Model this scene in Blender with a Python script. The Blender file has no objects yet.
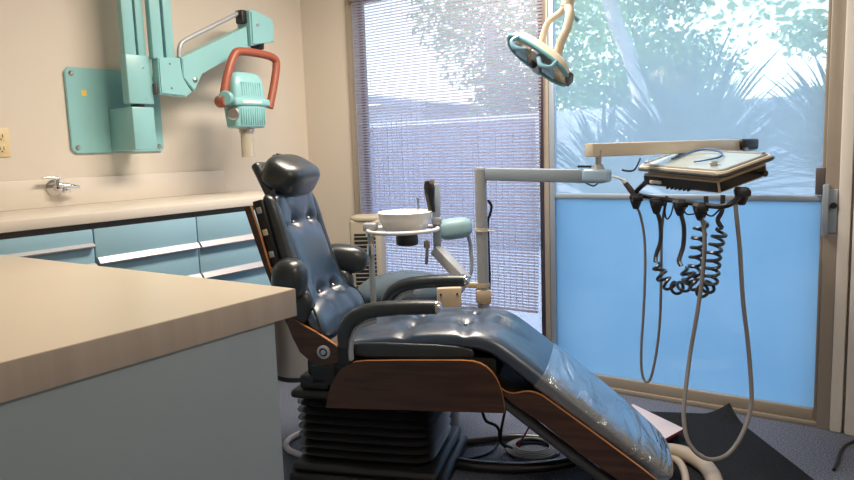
import bpy, bmesh, math, random
from mathutils import Vector, Matrix
sc = bpy.context.scene
COL = sc.collection
R = math.radians
rnd = random.Random(7)

# ------------------------------------------------------------------ materials
def mat(name, color, rough=.5, metal=0., spec=.5, bump=0., bscale=60., noise=0., nscale=8., coat=0., trans=0., emit=None, estr=0.):
    m = bpy.data.materials.new(name); m.use_nodes = True
    nt = m.node_tree; b = nt.nodes['Principled BSDF']
    b.inputs['Base Color'].default_value = (*color, 1)
    b.inputs['Roughness'].default_value = rough
    b.inputs['Metallic'].default_value = metal
    b.inputs['Specular IOR Level'].default_value = spec
    b.inputs['Coat Weight'].default_value = coat; b.inputs['Coat Roughness'].default_value = .28
    b.inputs['Transmission Weight'].default_value = trans
    if emit: b.inputs['Emission Color'].default_value = (*emit, 1); b.inputs['Emission Strength'].default_value = estr
    tc = nt.nodes.new('ShaderNodeTexCoord')
    if noise:
        n = nt.nodes.new('ShaderNodeTexNoise'); n.inputs['Scale'].default_value = nscale; n.inputs['Detail'].default_value = 4
        nt.links.new(tc.outputs['Object'], n.inputs['Vector'])
        r = nt.nodes.new('ShaderNodeMix'); r.data_type = 'RGBA'
        r.inputs[6].default_value = (*[c*(1-noise) for c in color], 1)
        r.inputs[7].default_value = (*[min(1, c*(1+noise)) for c in color], 1)
        nt.links.new(n.outputs['Fac'], r.inputs[0]); nt.links.new(r.outputs[2], b.inputs['Base Color'])
    if bump:
        n2 = nt.nodes.new('ShaderNodeTexNoise'); n2.inputs['Scale'].default_value = bscale; n2.inputs['Detail'].default_value = 3
        nt.links.new(tc.outputs['Object'], n2.inputs['Vector'])
        bp = nt.nodes.new('ShaderNodeBump'); bp.inputs['Strength'].default_value = bump; bp.inputs['Distance'].default_value = .01
        nt.links.new(n2.outputs['Fac'], bp.inputs['Height']); nt.links.new(bp.outputs['Normal'], b.inputs['Normal'])
    return m

def wood(name, c1, c2, rough=.35, rot=(0, 0, 0), stretch=(1.5, 20, 20)):
    m = mat(name, c1, rough); nt = m.node_tree; b = nt.nodes['Principled BSDF']
    tc = nt.nodes.new('ShaderNodeTexCoord'); mp = nt.nodes.new('ShaderNodeMapping')
    mp.inputs['Scale'].default_value = stretch; mp.inputs['Rotation'].default_value = rot
    n = nt.nodes.new('ShaderNodeTexNoise'); n.inputs['Scale'].default_value = 3; n.inputs['Detail'].default_value = 6
    rp = nt.nodes.new('ShaderNodeValToRGB')
    rp.color_ramp.elements[0].position = .35; rp.color_ramp.elements[1].position = .68
    rp.color_ramp.elements[0].color = (*c1, 1); rp.color_ramp.elements[1].color = (*c2, 1)
    nt.links.new(tc.outputs['Object'], mp.inputs[0]); nt.links.new(mp.outputs[0], n.inputs['Vector'])
    nt.links.new(n.outputs['Fac'], rp.inputs[0]); nt.links.new(rp.outputs[0], b.inputs['Base Color'])
    return m

def carpet(name, c1, c2, scale, rough=.95):
    m = mat(name, c1, rough, spec=.1); nt = m.node_tree; b = nt.nodes['Principled BSDF']
    tc = nt.nodes.new('ShaderNodeTexCoord')
    n = nt.nodes.new('ShaderNodeTexNoise'); n.inputs['Scale'].default_value = scale; n.inputs['Detail'].default_value = 2
    n.inputs['Roughness'].default_value = .7
    rp = nt.nodes.new('ShaderNodeValToRGB')
    rp.color_ramp.elements[0].position = .36; rp.color_ramp.elements[1].position = .66
    rp.color_ramp.elements[0].color = (*c1, 1); rp.color_ramp.elements[1].color = (*c2, 1)
    nt.links.new(tc.outputs['Object'], n.inputs['Vector']); nt.links.new(n.outputs['Fac'], rp.inputs[0])
    nt.links.new(rp.outputs[0], b.inputs['Base Color'])
    bp = nt.nodes.new('ShaderNodeBump'); bp.inputs['Strength'].default_value = .5; bp.inputs['Distance'].default_value = .01
    nt.links.new(n.outputs['Fac'], bp.inputs['Height']); nt.links.new(bp.outputs['Normal'], b.inputs['Normal'])
    return m

def hazy_glass(name, clear, haze_col, gloss=.06, rough=.05, streak=.0):
    """dusty / film covered pane: part of the light goes straight through, the rest is scattered"""
    m = bpy.data.materials.new(name); m.use_nodes = True; nt = m.node_tree; nt.nodes.clear()
    out = nt.nodes.new('ShaderNodeOutputMaterial')
    tr = nt.nodes.new('ShaderNodeBsdfTransparent'); tl = nt.nodes.new('ShaderNodeBsdfTranslucent')
    gl = nt.nodes.new('ShaderNodeBsdfGlossy'); gl.inputs['Roughness'].default_value = rough
    tl.inputs['Color'].default_value = (*haze_col, 1)
    tr.inputs['Color'].default_value = (.95, .98, 1, 1)
    mx = nt.nodes.new('ShaderNodeMixShader'); mx2 = nt.nodes.new('ShaderNodeMixShader')
    mx.inputs[0].default_value = 1-clear; mx2.inputs[0].default_value = gloss
    if streak:
        tc = nt.nodes.new('ShaderNodeTexCoord'); n = nt.nodes.new('ShaderNodeTexNoise'); n.inputs['Scale'].default_value = 2.2
        n.inputs['Detail'].default_value = 5
        mr = nt.nodes.new('ShaderNodeMapRange'); mr.inputs[1].default_value = .3; mr.inputs[2].default_value = .7
        mr.inputs[3].default_value = 1-clear-streak; mr.inputs[4].default_value = min(1, 1-clear+streak)
        nt.links.new(tc.outputs['Object'], n.inputs['Vector']); nt.links.new(n.outputs['Fac'], mr.inputs[0])
        nt.links.new(mr.outputs[0], mx.inputs[0])
    nt.links.new(tr.outputs[0], mx.inputs[1]); nt.links.new(tl.outputs[0], mx.inputs[2])
    nt.links.new(mx.outputs[0], mx2.inputs[1]); nt.links.new(gl.outputs[0], mx2.inputs[2])
    nt.links.new(mx2.outputs[0], out.inputs[0])
    return m

def leafmat(name, col, tcol, f=.5, clear=0.):
    m = bpy.data.materials.new(name); m.use_nodes = True; nt = m.node_tree; nt.nodes.clear()
    out = nt.nodes.new('ShaderNodeOutputMaterial'); d = nt.nodes.new('ShaderNodeBsdfDiffuse'); t = nt.nodes.new('ShaderNodeBsdfTranslucent')
    d.inputs[0].default_value = (*col, 1); t.inputs[0].default_value = (*tcol, 1)
    mx = nt.nodes.new('ShaderNodeMixShader'); mx.inputs[0].default_value = f
    nt.links.new(d.outputs[0], mx.inputs[1]); nt.links.new(t.outputs[0], mx.inputs[2]); nt.links.new(mx.outputs[0], out.inputs[0])
    if clear:
        tr = nt.nodes.new('ShaderNodeBsdfTransparent'); m2 = nt.nodes.new('ShaderNodeMixShader'); m2.inputs[0].default_value = clear
        nt.links.new(mx.outputs[0], m2.inputs[1]); nt.links.new(tr.outputs[0], m2.inputs[2]); nt.links.new(m2.outputs[0], out.inputs[0])
    return m

def blockmat(name, col, mortar):
    m = mat(name, col, .8, spec=.2); nt = m.node_tree; b = nt.nodes['Principled BSDF']
    tc = nt.nodes.new('ShaderNodeTexCoord'); mp = nt.nodes.new('ShaderNodeMapping'); mp.inputs['Rotation'].default_value = (R(90), 0, 0)
    br = nt.nodes.new('ShaderNodeTexBrick'); br.inputs['Scale'].default_value = 1
    br.inputs['Brick Width'].default_value = .4; br.inputs['Row Height'].default_value = .2; br.inputs['Mortar Size'].default_value = .012
    br.inputs['Color1'].default_value = (*col, 1); br.inputs['Color2'].default_value = (*[c*.93 for c in col], 1); br.inputs['Mortar'].default_value = (*mortar, 1)
    nt.links.new(tc.outputs['Object'], mp.inputs[0]); nt.links.new(mp.outputs[0], br.inputs['Vector']); nt.links.new(br.outputs['Color'], b.inputs['Base Color'])
    return m

M = dict(
 wall=mat('wall_paint', (.68, .615, .525), .7, spec=.25, bump=.05, bscale=180),
 ceil=mat('ceiling_paint', (.75, .72, .66), .8),
 floor=carpet('carpet', (.075, .085, .115), (.25, .28, .36), 170),
 mat=carpet('mat_pile', (.012, .014, .018), (.035, .038, .045), 240),
 lam=mat('laminate', (.72, .62, .48), .3, spec=.5, noise=.06, nscale=3),
 lamedge=wood('laminate_edge', (.40, .34, .29), (.47, .40, .345), .45, stretch=(8, 8, .6)),
 worktop=mat('worktop_laminate', (.70, .63, .54), .35, noise=.04, nscale=3),
 deskblue=mat('desk_panel', (.28, .35, .40), .5, noise=.05, nscale=2),
 cabblue=mat('cabinet_blue', (.30, .50, .60), .35, noise=.05, nscale=3),
 cabbody=mat('cabinet_carcass', (.10, .085, .085), .6),
 alu=mat('aluminium', (.55, .53, .54), .45, metal=.5),
 alutan=mat('bronze_aluminium', (.41, .355, .29), .42, metal=.25, noise=.08),
 aludark=mat('dark_aluminium', (.13, .11, .11), .5, metal=.4),
 alugrey=mat('grey_aluminium', (.40, .47, .55), .4, metal=.5),
 trim=mat('trim_paint', (.84, .80, .74), .45),
 chrome=mat('chrome', (.75, .75, .76), .15, metal=1),
 steel=mat('brushed_steel', (.50, .47, .43), .33, metal=1, noise=.1, nscale=20),
 teal=mat('teal_enamel', (.26, .52, .53), .32, noise=.03),
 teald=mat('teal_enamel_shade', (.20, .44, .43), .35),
 redbrown=mat('red_brown_plastic', (.33, .085, .045), .4),
 clearpl=mat('clear_plastic', (.80, .76, .62), .15, trans=.6),
 ivory=mat('ivory_plastic', (.72, .58, .33), .4),
 black=mat('black_plastic', (.012, .012, .013), .4),
 rubber=mat('black_rubber', (.016, .016, .018), .30, spec=1.),
 leather=mat('black_leather_blue_sheen', (.016, .040, .078), .37, spec=1., bump=.15, bscale=30, coat=.8),  # blue of the window's sheen is put into the base colour
 leatherm=mat('dark_leather', (.016, .022, .026), .34, spec=.6, bump=.12, bscale=40, coat=.3),
 wood=wood('walnut_veneer', (.042, .017, .010), (.082, .034, .017), .35),
 woodedge=mat('plywood_edge', (.36, .15, .05), .4),
 grey=mat('grey_enamel', (.42, .44, .46), .35, metal=.2),
 greyblue=mat('blue_grey_enamel', (.36, .43, .50), .35, metal=.3),
 beige=mat('beige_enamel', (.62, .50, .35), .4),
 cream=mat('cream_enamel', (.78, .69, .55), .35),
 white=mat('white_ceramic', (.88, .85, .79), .15),
 whitepl=mat('white_plastic', (.75, .73, .72), .4),
 trayglass=mat('tray_liner', (.50, .58, .58), .15),
 hosegrey=mat('grey_hose', (.22, .21, .205), .45),
 hosetan=mat('tan_hose', (.42, .36, .29), .55),
 hosewhite=mat('white_hose', (.68, .64, .66), .4),
 redcable=mat('red_cable', (.30, .02, .03), .5),
 bluepl=mat('blue_plastic', (.05, .14, .34), .3),
 skypl=mat('sky_blue_plastic', (.32, .60, .76), .2, trans=.3),
 sleeve=mat('pale_blue_sleeve', (.45, .64, .82), .25),
 rim=mat('turquoise_rim', (.20, .50, .58), .3),
 reflector=mat('lamp_reflector', (.75, .69, .58), .2, metal=.35),
 strut=mat('strut_enamel', (.12, .12, .13), .4, metal=.3),
 stool=mat('slate_upholstery', (.085, .125, .155), .5, bump=.06),
 tealpad=mat('teal_vinyl', (.28, .44, .47), .4),
 heater=mat('heater_casing', (.42, .37, .28), .5),
 redpl=mat('dark_red_edge', (.22, .02, .05), .5),
 pinkwhite=mat('pinkish_white_board', (.66, .58, .60), .5),
 yellow=mat('yellow_sticker', (.75, .58, .12), .5),
 slat=leafmat('blind_slat', (.50, .45, .49), (.66, .60, .66), .6, .35),
 ground=carpet('patio_concrete', (.13, .14, .17), (.20, .21, .24), 30),
 block=blockmat('white_block', (.62, .62, .68), (.42, .42, .48)),
 sunlit_bark=mat('sunlit_bark', (.72, .58, .52), .9, bump=.5, bscale=20, noise=.2),  # lightened: sun on the trunk is put into the colour
 leafa=leafmat('tree_leaf', (.12, .24, .07), (.30, .50, .14)),
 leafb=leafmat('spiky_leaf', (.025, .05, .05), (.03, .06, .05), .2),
 leafc=leafmat('sunlit_leaf', (.35, .48, .26), (.55, .72, .38)),  # brighter leaf copy, sunlight put into the colour
 fence=mat('shade_toned_fence', (.17, .15, .19), .85, noise=.12, nscale=6),  # grey-violet stands for shade, put into the board colour
 cord=mat('blind_cord', (.30, .28, .34), .7),
 binsteel=mat('bin_steel', (.46, .42, .37), .38, metal=.6),
 stucco=mat('pale_stucco', (.75, .73, .72), .8),
 rooft=mat('grey_roof', (.30, .33, .38), .7),
 skin=hazy_glass('upper_pane', .56, (.56, .66, .70), streak=.05),
 film=hazy_glass('lower_pane_film', .12, (.38, .55, .66), streak=.06),
 lpane=hazy_glass('blind_pane', .64, (.52, .60, .74)),
)
# clear cover on the leg rest: thin glossy foil
def foil():
    m = bpy.data.materials.new('clear_foil'); m.use_nodes = True; nt = m.node_tree; nt.nodes.clear()
    out = nt.nodes.new('ShaderNodeOutputMaterial'); tr = nt.nodes.new('ShaderNodeBsdfTransparent'); gl = nt.nodes.new('ShaderNodeBsdfGlossy')
    gl.inputs['Roughness'].default_value = .12; gl.inputs['Color'].default_value = (.9, .93, .95, 1)
    df = nt.nodes.new('ShaderNodeBsdfDiffuse'); df.inputs[0].default_value = (.7, .75, .78, 1)
    lw = nt.nodes.new('ShaderNodeLayerWeight'); lw.inputs[0].default_value = .42
    tc = nt.nodes.new('ShaderNodeTexCoord'); n = nt.nodes.new('ShaderNodeTexNoise'); n.inputs['Scale'].default_value = 11; n.inputs['Detail'].default_value = 5; n.inputs['Distortion'].default_value = 1.5
    mp = nt.nodes.new('ShaderNodeMapping'); mp.inputs['Scale'].default_value = (1, .35, 1)
    nt.links.new(tc.outputs['Object'], mp.inputs[0]); nt.links.new(mp.outputs[0], n.inputs['Vector'])
    bp = nt.nodes.new('ShaderNodeBump'); bp.inputs['Strength'].default_value = .9; bp.inputs['Distance'].default_value = .04
    nt.links.new(n.outputs['Fac'], bp.inputs['Height']); nt.links.new(bp.outputs[0], gl.inputs['Normal'])
    m0 = nt.nodes.new('ShaderNodeMixShader'); m0.inputs[0].default_value = .14
    nt.links.new(tr.outputs[0], m0.inputs[1]); nt.links.new(df.outputs[0], m0.inputs[2])
    m1 = nt.nodes.new('ShaderNodeMixShader')
    nt.links.new(lw.outputs['Facing'], m1.inputs[0]); nt.links.new(m0.outputs[0], m1.inputs[1]); nt.links.new(gl.outputs[0], m1.inputs[2])
    nt.links.new(m1.outputs[0], out.inputs[0]); return m
M['foil'] = foil()

# ------------------------------------------------------------------ object helpers
INV = {}
def link(o): COL.objects.link(o); return o
def tag(o, label, cat, group=None, kind=None):
    o['label'] = label; o['category'] = cat
    if group: o['group'] = group
    if kind: o['kind'] = kind
    return o
def thing(name, label, cat, loc=(0, 0, 0), rz=0., group=None):
    o = link(bpy.data.objects.new(name, None)); o.location = loc; o.rotation_euler = (0, 0, rz); o.empty_display_size = .05
    INV[o.name] = (Matrix.Translation(loc) @ Matrix.Rotation(rz, 4, 'Z')).inverted()
    return tag(o, label, cat, group)
def obj(name, bm, m, parent=None, world=True, smooth=True, angle=38, label=None, loc=None):
    """link a bmesh as one object; its coordinates are world ones unless world=False (then the thing's own)"""
    if parent is not None:
        inv = INV[parent.name]
        if world: bmesh.ops.transform(bm, matrix=inv, verts=bm.verts)
    elif loc is not None:
        bmesh.ops.translate(bm, vec=-Vector(loc), verts=bm.verts); inv = Matrix.Translation(loc).inverted()
    else: inv = Matrix.Identity(4)
    bmesh.ops.recalc_face_normals(bm, faces=bm.faces)
    me = bpy.data.meshes.new(name); bm.to_mesh(me); bm.free()
    for mm in (m if isinstance(m, (list, tuple)) else [m]): me.materials.append(M[mm] if isinstance(mm, str) else mm)
    if smooth:
        me.shade_smooth(); me.set_sharp_from_angle(angle=R(angle))
    o = link(bpy.data.objects.new(name, me))
    if parent is not None: o.parent = parent
    elif loc is not None: o.location = loc
    INV[o.name] = inv
    if label: o['label'] = label
    return o
def struct(name, bm, m, parent=None, **k):
    o = obj(name, bm, m, parent, **k)
    if parent is None: o['kind'] = 'structure'
    return o
def B(): return bmesh.new()

def box(bm, lo, hi, bev=0., seg=2):
    vs = bmesh.ops.create_cube(bm, size=1.)['verts']
    lo = Vector(lo); hi = Vector(hi); c = (lo+hi)/2; s = hi-lo
    for v in vs: v.co = Vector((v.co.x*s.x, v.co.y*s.y, v.co.z*s.z))+c
    if bev:
        es = list({e for v in vs for e in v.link_edges})
        bmesh.ops.bevel(bm, geom=es, offset=bev, segments=seg, affect='EDGES', profile=.5, clamp_overlap=True)
    return bm
def obox(bm, c, ex, ey, ez, s, bev=0., seg=2):
    """box of size s centred on c along the axes ex, ey, ez"""
    t = bmesh.new(); box(t, (-s[0]/2, -s[1]/2, -s[2]/2), (s[0]/2, s[1]/2, s[2]/2), bev, seg)
    ex, ey, ez = Vector(ex).normalized(), Vector(ey).normalized(), Vector(ez).normalized()
    mt = Matrix((ex, ey, ez)).transposed().to_4x4(); mt.translation = Vector(c)
    bmesh.ops.transform(t, matrix=mt, verts=t.verts); join(bm, t); return bm
def join(bm, t):
    me = bpy.data.meshes.new('tmp'); t.to_mesh(me); t.free(); bm.from_mesh(me); bpy.data.meshes.remove(me)
def catmull(pts, n=8, closed=False):
    P = [Vector(p) for p in pts]; out = []
    m = len(P); rng = range(m if closed else m-1)
    for i in rng:
        p0 = P[(i-1) % m] if closed or i > 0 else P[0]*2-P[1]
        p1 = P[i]; p2 = P[(i+1) % m]
        p3 = P[(i+2) % m] if closed or i+2 < m else P[-1]*2-P[-2]
        for k in range(n):
            t = k/n
            out.append(.5*((2*p1)+(p2-p0)*t+(2*p0-5*p1+4*p2-p3)*t*t+(3*p1-p0-3*p2+p3)*t**3))
    if not closed: out.append(P[-1].copy())
    return out
def tube(bm, pts, r, n=8, sides=10, smooth=True, closed=False, flat=1., caps=True, ends=False):
    P = catmull(pts, n, closed) if smooth else [Vector(p) for p in pts]
    m = len(P); rs = r if isinstance(r, (list, tuple)) else [r]*2
    def rad(i):
        x = i/max(1, m-1)*(len(rs)-1); k = min(int(x), len(rs)-2); return rs[k]+(rs[k+1]-rs[k])*(x-k)
    up = None; rings = []
    for i in range(m):
        if closed: t = (P[(i+1) % m]-P[i-1]).normalized()
        else: t = (P[min(i+1, m-1)]-P[max(i-1, 0)]).normalized()
        if up is None:
            up = Vector((0, 0, 1)) if abs(t.z) < .9 else Vector((0, 1, 0))
        a = (up-t*up.dot(t)).normalized(); b = t.cross(a); up = a
        rr = rad(i)
        if ends and not closed:
            q = min(i, m-1-i)
            if q < 3: rr *= (.45, .8, .95)[q]
        rings.append([bm.verts.new(P[i]+a*math.cos(2*math.pi*k/sides)*rr*flat+b*math.sin(2*math.pi*k/sides)*rr) for k in range(sides)])
    for i in range(m if closed else m-1):
        A, Bq = rings[i], rings[(i+1) % m]
        for k in range(sides): bm.faces.new((A[k], A[(k+1) % sides], Bq[(k+1) % sides], Bq[k]))
    if caps and not closed:
        bm.faces.new(rings[0]); bm.faces.new(rings[-1])
    return bm
def cyl(bm, a, b, r, r2=None, sides=24):
    return tube(bm, [a, b], [r, r2 if r2 is not None else r], smooth=False, sides=sides)
def lathe(bm, prof, c, axis=(0, 0, 1), sides=40):
    """prof: (radius, height along axis) pairs"""
    ax = Vector(axis).normalized(); a = ax.orthogonal().normalized(); b = ax.cross(a); c = Vector(c); rings = []
    for r, h in prof:
        if r < 1e-5: rings.append([bm.verts.new(c+ax*h)])
        else: rings.append([bm.verts.new(c+ax*h+(a*math.cos(2*math.pi*k/sides)+b*math.sin(2*math.pi*k/sides))*r) for k in range(sides)])
    for A, Q in zip(rings, rings[1:]):
        for k in range(sides):
            k2 = (k+1) % sides
            if len(A) == 1 and len(Q) == 1: continue
            if len(A) == 1: bm.faces.new((A[0], Q[k], Q[k2]))
            elif len(Q) == 1: bm.faces.new((A[k], A[k2], Q[0]))
            else: bm.faces.new((A[k], A[k2], Q[k2], Q[k]))
    return bm
def prism(bm, poly, fn, t0, t1, bev=0., round_n=0):
    """polygon in a plane, extruded from t0 to t1; fn(x, y, t) gives the point"""
    if round_n: poly = [tuple(p) for p in catmull([(x, y, 0) for x, y in poly], round_n, True)]
    a = [bm.verts.new(fn(p[0], p[1], t0)) for p in poly]; b = [bm.verts.new(fn(p[0], p[1], t1)) for p in poly]
    fa = bm.faces.new(a); fb = bm.faces.new(list(reversed(b))); n = len(a); side = []
    for i in range(n): side.append(bm.faces.new((a[i], b[i], b[(i+1) % n], a[(i+1) % n])))
    if bev:
        es = list(set(fa.edges) | set(fb.edges)); bmesh.ops.bevel(bm, geom=es, offset=bev, segments=2, affect='EDGES', clamp_overlap=True)
    return side
def cushion(bm, path, hw, thick, n=2.6, ns=60, nr=40, e0=.12, e1=.12, buttons=(), seams=(), off=0., v0=0.):
    """upholstered pad: path (u,z) runs along its front surface, hw = half widths along it"""
    P = catmull([(u, 0, z) for u, z in path], 14); L = [0.]
    for a, b in zip(P, P[1:]): L.append(L[-1]+(b-a).length)
    tot = L[-1]; rings = []
    def at(s):
        d = s*tot
        for i in range(len(P)-1):
            if L[i+1] >= d or i == len(P)-2:
                f = (d-L[i])/max(1e-9, L[i+1]-L[i]); return P[i].lerp(P[i+1], f), (P[i+1]-P[i]).normalized()
    for i in range(ns+1):
        s = .5-.5*math.cos(math.pi*i/ns); s = .35*s+.65*i/ns
        c, t = at(s); c0, t0 = at(max(0, s-.02)); c1, t1 = at(min(1, s+.02)); t = (t0+t1).normalized()
        N = Vector((-t.z, 0, t.x))
        x = s*(len(hw)-1); k = min(int(x), len(hw)-2); f = x-k; f = f*f*(3-2*f); w = hw[k]+(hw[k+1]-hw[k])*f
        g = 1.
        if s < e0: g = min(g, math.sqrt(max(0.006, 1-((e0-s)/e0)**2)))
        if s > 1-e1: g = min(g, math.sqrt(max(0.006, 1-((s-1+e1)/e1)**2)))
        ww = w*(.55+.45*g)+off; h = thick/2*(.12+.88*g)+off
        ring = []
        for q in range(nr):
            a = 2*math.pi*q/nr; ca, sa = math.cos(a), math.sin(a)
            px = ww*math.copysign(abs(ca)**(2/n), ca); py = h*math.copysign(abs(sa)**(2/n), sa)
            p = c+N*(py-thick/2)+Vector((0, v0+px, 0))
            if sa > 0:
                d = 0.
                for bs, bv, amp, rad in buttons:
                    rr = ((s-bs)*tot)**2+(px-bv)**2; d += amp*math.exp(-rr/rad**2)
                for (s0, v_0, s1, v_1, amp, rad) in seams:
                    ax, ay, bx, by = s0*tot, v_0, s1*tot, v_1; X, Yq = s*tot, px
                    tt = max(0, min(1, ((X-ax)*(bx-ax)+(Yq-ay)*(by-ay))/max(1e-9, (bx-ax)**2+(by-ay)**2)))
                    rr = (X-ax-tt*(bx-ax))**2+(Yq-ay-tt*(by-ay))**2; d += amp*math.exp(-rr/rad**2)
                p -= N*d*min(1, sa*2)
            ring.append(bm.verts.new(p))
        rings.append(ring)
    for A, Q in zip(rings, rings[1:]):
        for k in range(nr): bm.faces.new((A[k], A[(k+1) % nr], Q[(k+1) % nr], Q[k]))
    bm.faces.new(rings[0]); bm.faces.new(rings[-1])
    def surf(s, v):
        c, t = at(s); N = Vector((-t.z, 0, t.x)); return c+Vector((0, v0+v, 0)), N
    return surf
def pillow(bm, c, rad, ex=(1, 0, 0), ez=(0, 0, 1), n=2.8, ns=20, nr=36):
    """superellipsoid cushion"""
    ex = Vector(ex).normalized(); ez = Vector(ez); ez = (ez-ex*ez.dot(ex)).normalized(); ey = ez.cross(ex); c = Vector(c)
    pw = lambda x, e: math.copysign(abs(x)**e, x)
    rings = []
    for i in range(1, ns):
        ph = -math.pi/2+math.pi*i/ns
        rings.append([bm.verts.new(c+ex*rad[0]*pw(math.cos(ph), 2/n)*pw(math.cos(2*math.pi*k/nr), 2/n)+ey*rad[1]*pw(math.cos(ph), 2/n)*pw(math.sin(2*math.pi*k/nr), 2/n)+ez*rad[2]*pw(math.sin(ph), 2/n)) for k in range(nr)])
    for A, Q in zip(rings, rings[1:]):
        for k in range(nr): bm.faces.new((A[k], A[(k+1) % nr], Q[(k+1) % nr], Q[k]))
    b = bm.verts.new(c-ez*rad[2]); t = bm.verts.new(c+ez*rad[2])
    for k in range(nr):
        bm.faces.new((b, rings[0][(k+1) % nr], rings[0][k])); bm.faces.new((t, rings[-1][k], rings[-1][(k+1) % nr]))
    return bm
def helix(pts, rad, turns, n=14):
    P = catmull(pts, 12); L = [0.]
    for a, b in zip(P, P[1:]): L.append(L[-1]+(b-a).length)
    out = []; N = int(turns*n); up = Vector((.8, .57, .1))
    for i in range(N+1):
        d = L[-1]*i/N
        for j in range(len(P)-1):
            if L[j+1] >= d-1e-9: break
        c = P[j].lerp(P[j+1], (d-L[j])/max(1e-9, L[j+1]-L[j])); t = (P[j+1]-P[j]).normalized()
        a = (up-t*up.dot(t)).normalized(); b = t.cross(a); up = a
        th = 2*math.pi*i/n; k = min(1, i/6, (N-i)/6)
        out.append(c+(a*math.cos(th)+b*math.sin(th))*rad*k)
    return out
V3 = Vector

# ================================================================== the room
XL, XR, YW, YB, ZC = -3.1, 1.6, 3.22, -1.4, 2.45
struct('floor', box(B(), (XL-.1, YB-.1, -.1), (XR+.1, YW+.1, 0)), 'floor')
struct('ceiling', box(B(), (XL-.1, YB-.1, ZC), (XR+.1, YW+.9, ZC+.15)), 'ceil')  # slab runs on outside as an added, unseen eave that blocks sun
struct('wall_left', box(B(), (XL-.12, YB-.1, 0), (XL, YW+.12, ZC)), 'wall')
struct('wall_right', box(B(), (XR, YB-.1, 0), (XR+.12, YW+.12, ZC)), 'wall')
struct('wall_back', box(B(), (XL, YB-.12, 0), (XR, YB, ZC)), 'wall')
bm = B(); box(bm, (XL, YW, 0), (-2.733, YW+.12, ZC)); box(bm, (-.238, YW, 0), (XR, YW+.12, ZC)); box(bm, (-2.733, YW, 2.10), (-.238, YW+.12, ZC))
struct('wall_window', bm, 'wall', smooth=False)
bm = B(); box(bm, (-.240, 3.185, 0), (-.198, YW, 2.45), .008); struct('trim_1', bm, 'trim')
bm = B(); box(bm, (-.188, 3.172, 0), (.02, YW, 2.45), .01); struct('trim_2', bm, 'trim')

# sliding glass door: frame, fixed panel with the blind, sliding panel
DY = 3.211
bm = B()
box(bm, (-2.737, DY-.006, 0), (-2.688, DY+.03, 2.10), .003); box(bm, (-2.733, DY+.03, 0), (-2.690, DY+.10, 2.10), .003)
box(bm, (-.289, DY-.012, 0), (-.236, DY+.10, 2.10), .004)
box(bm, (-2.737, DY-.007, 2.062), (-.236, DY+.10, 2.112), .003)
box(bm, (-2.733, DY-.004, 0), (-.24, DY+.10, .022), .004)
door = struct('door_1', bm, 'alutan')
bm = B(); box(bm, (-2.692, DY+.052, .02), (-2.664, DY+.085, 2.065), .003); box(bm, (-1.556, DY+.052, .02), (-1.492, DY+.085, 2.065), .003)
box(bm, (-2.664, DY+.052, .02), (-1.535, DY+.085, .075)); box(bm, (-2.664, DY+.052, 2.045), (-1.535, DY+.085, 2.065))
fx = obj('fixed_panel_frame', bm, 'aludark', door)
obj('glass', box(B(), (-2.666, DY+.066, .07), (-1.533, DY+.070, 2.05)), 'lpane', fx, smooth=False)
bm = B(); box(bm, (-1.512, DY+.008, .022), (-1.484, DY+.045, 2.065), .003); box(bm, (-.303, DY+.008, .022), (-.287, DY+.045, 2.065), .002)
box(bm, (-1.458, DY+.006, .022), (-.303, DY+.045, .072), .005); box(bm, (-1.458, DY+.01, 2.04), (-.303, DY+.045, 2.065), .003)
sp = obj('sliding_panel_frame', bm, 'alutan', door)
bm = B(); box(bm, (-1.484, DY+.012, .022), (-1.456, DY+.045, 2.065), .003); obj('glazing_bead', bm, 'alugrey', sp)
bm = B(); box(bm, (-1.456, DY+.012, .936), (-.303, DY+.042, .962), .006); obj('mid_rail', bm, 'alugrey', sp)
obj('upper_glass', box(B(), (-1.457, DY+.024, .96), (-.302, DY+.028, 2.045)), 'skin', sp, smooth=False)
obj('lower_glass', box(B(), (-1.457, DY+.024, .068), (-.302, DY+.028, .938)), 'film', sp, smooth=False)
bm = B(); box(bm, (-.325, DY-.0, .965), (-.290, DY+.02, 1.072), .003); obj('latch_block', bm, 'aludark', sp)
bm = B(); box(bm, (-.294, DY-.045, .805), (-.272, DY-.012, 1.01), .006); box(bm, (-.276, DY-.020, .815), (-.243, DY-.010, .99), .005)
hd = obj('handle', bm, 'alugrey', sp)
bm = B(); cyl(bm, (-.256, DY-.034, .925), (-.256, DY-.018, .925), .012); obj('lock_thumbturn', bm, 'black', hd)

# woven blind on the fixed panel
bl = thing('window_blind', 'pale woven slat blind with thin cords hanging over the left glass panel', 'blind', (-2.06, 3.18, 2.0))
bm = B(); zz = 2.045
while zz > .37:
    xr = -1.492-.044*(1.86-zz)/1.5
    box(bm, (-2.660, 3.178, zz-.0088), (xr, 3.184, zz)); zz -= .0155
obj('slats', bm, 'slat', bl, smooth=False)
bm = B(); xx = -2.655
while xx < -1.53:
    box(bm, (xx, 3.1762, .37), (xx+.0018, 3.1776, 2.045)); xx += .0345
obj('cords', bm, 'cord', bl, smooth=False)
obj('bottom_rail', box(B(), (-2.660, 3.176, .358), (-1.536, 3.186, .370), .003), 'slat', bl)
obj('headrail', box(B(), (-2.68, 3.168, 2.042), (-1.49, 3.2, 2.08), .005), 'alutan', bl)

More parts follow.
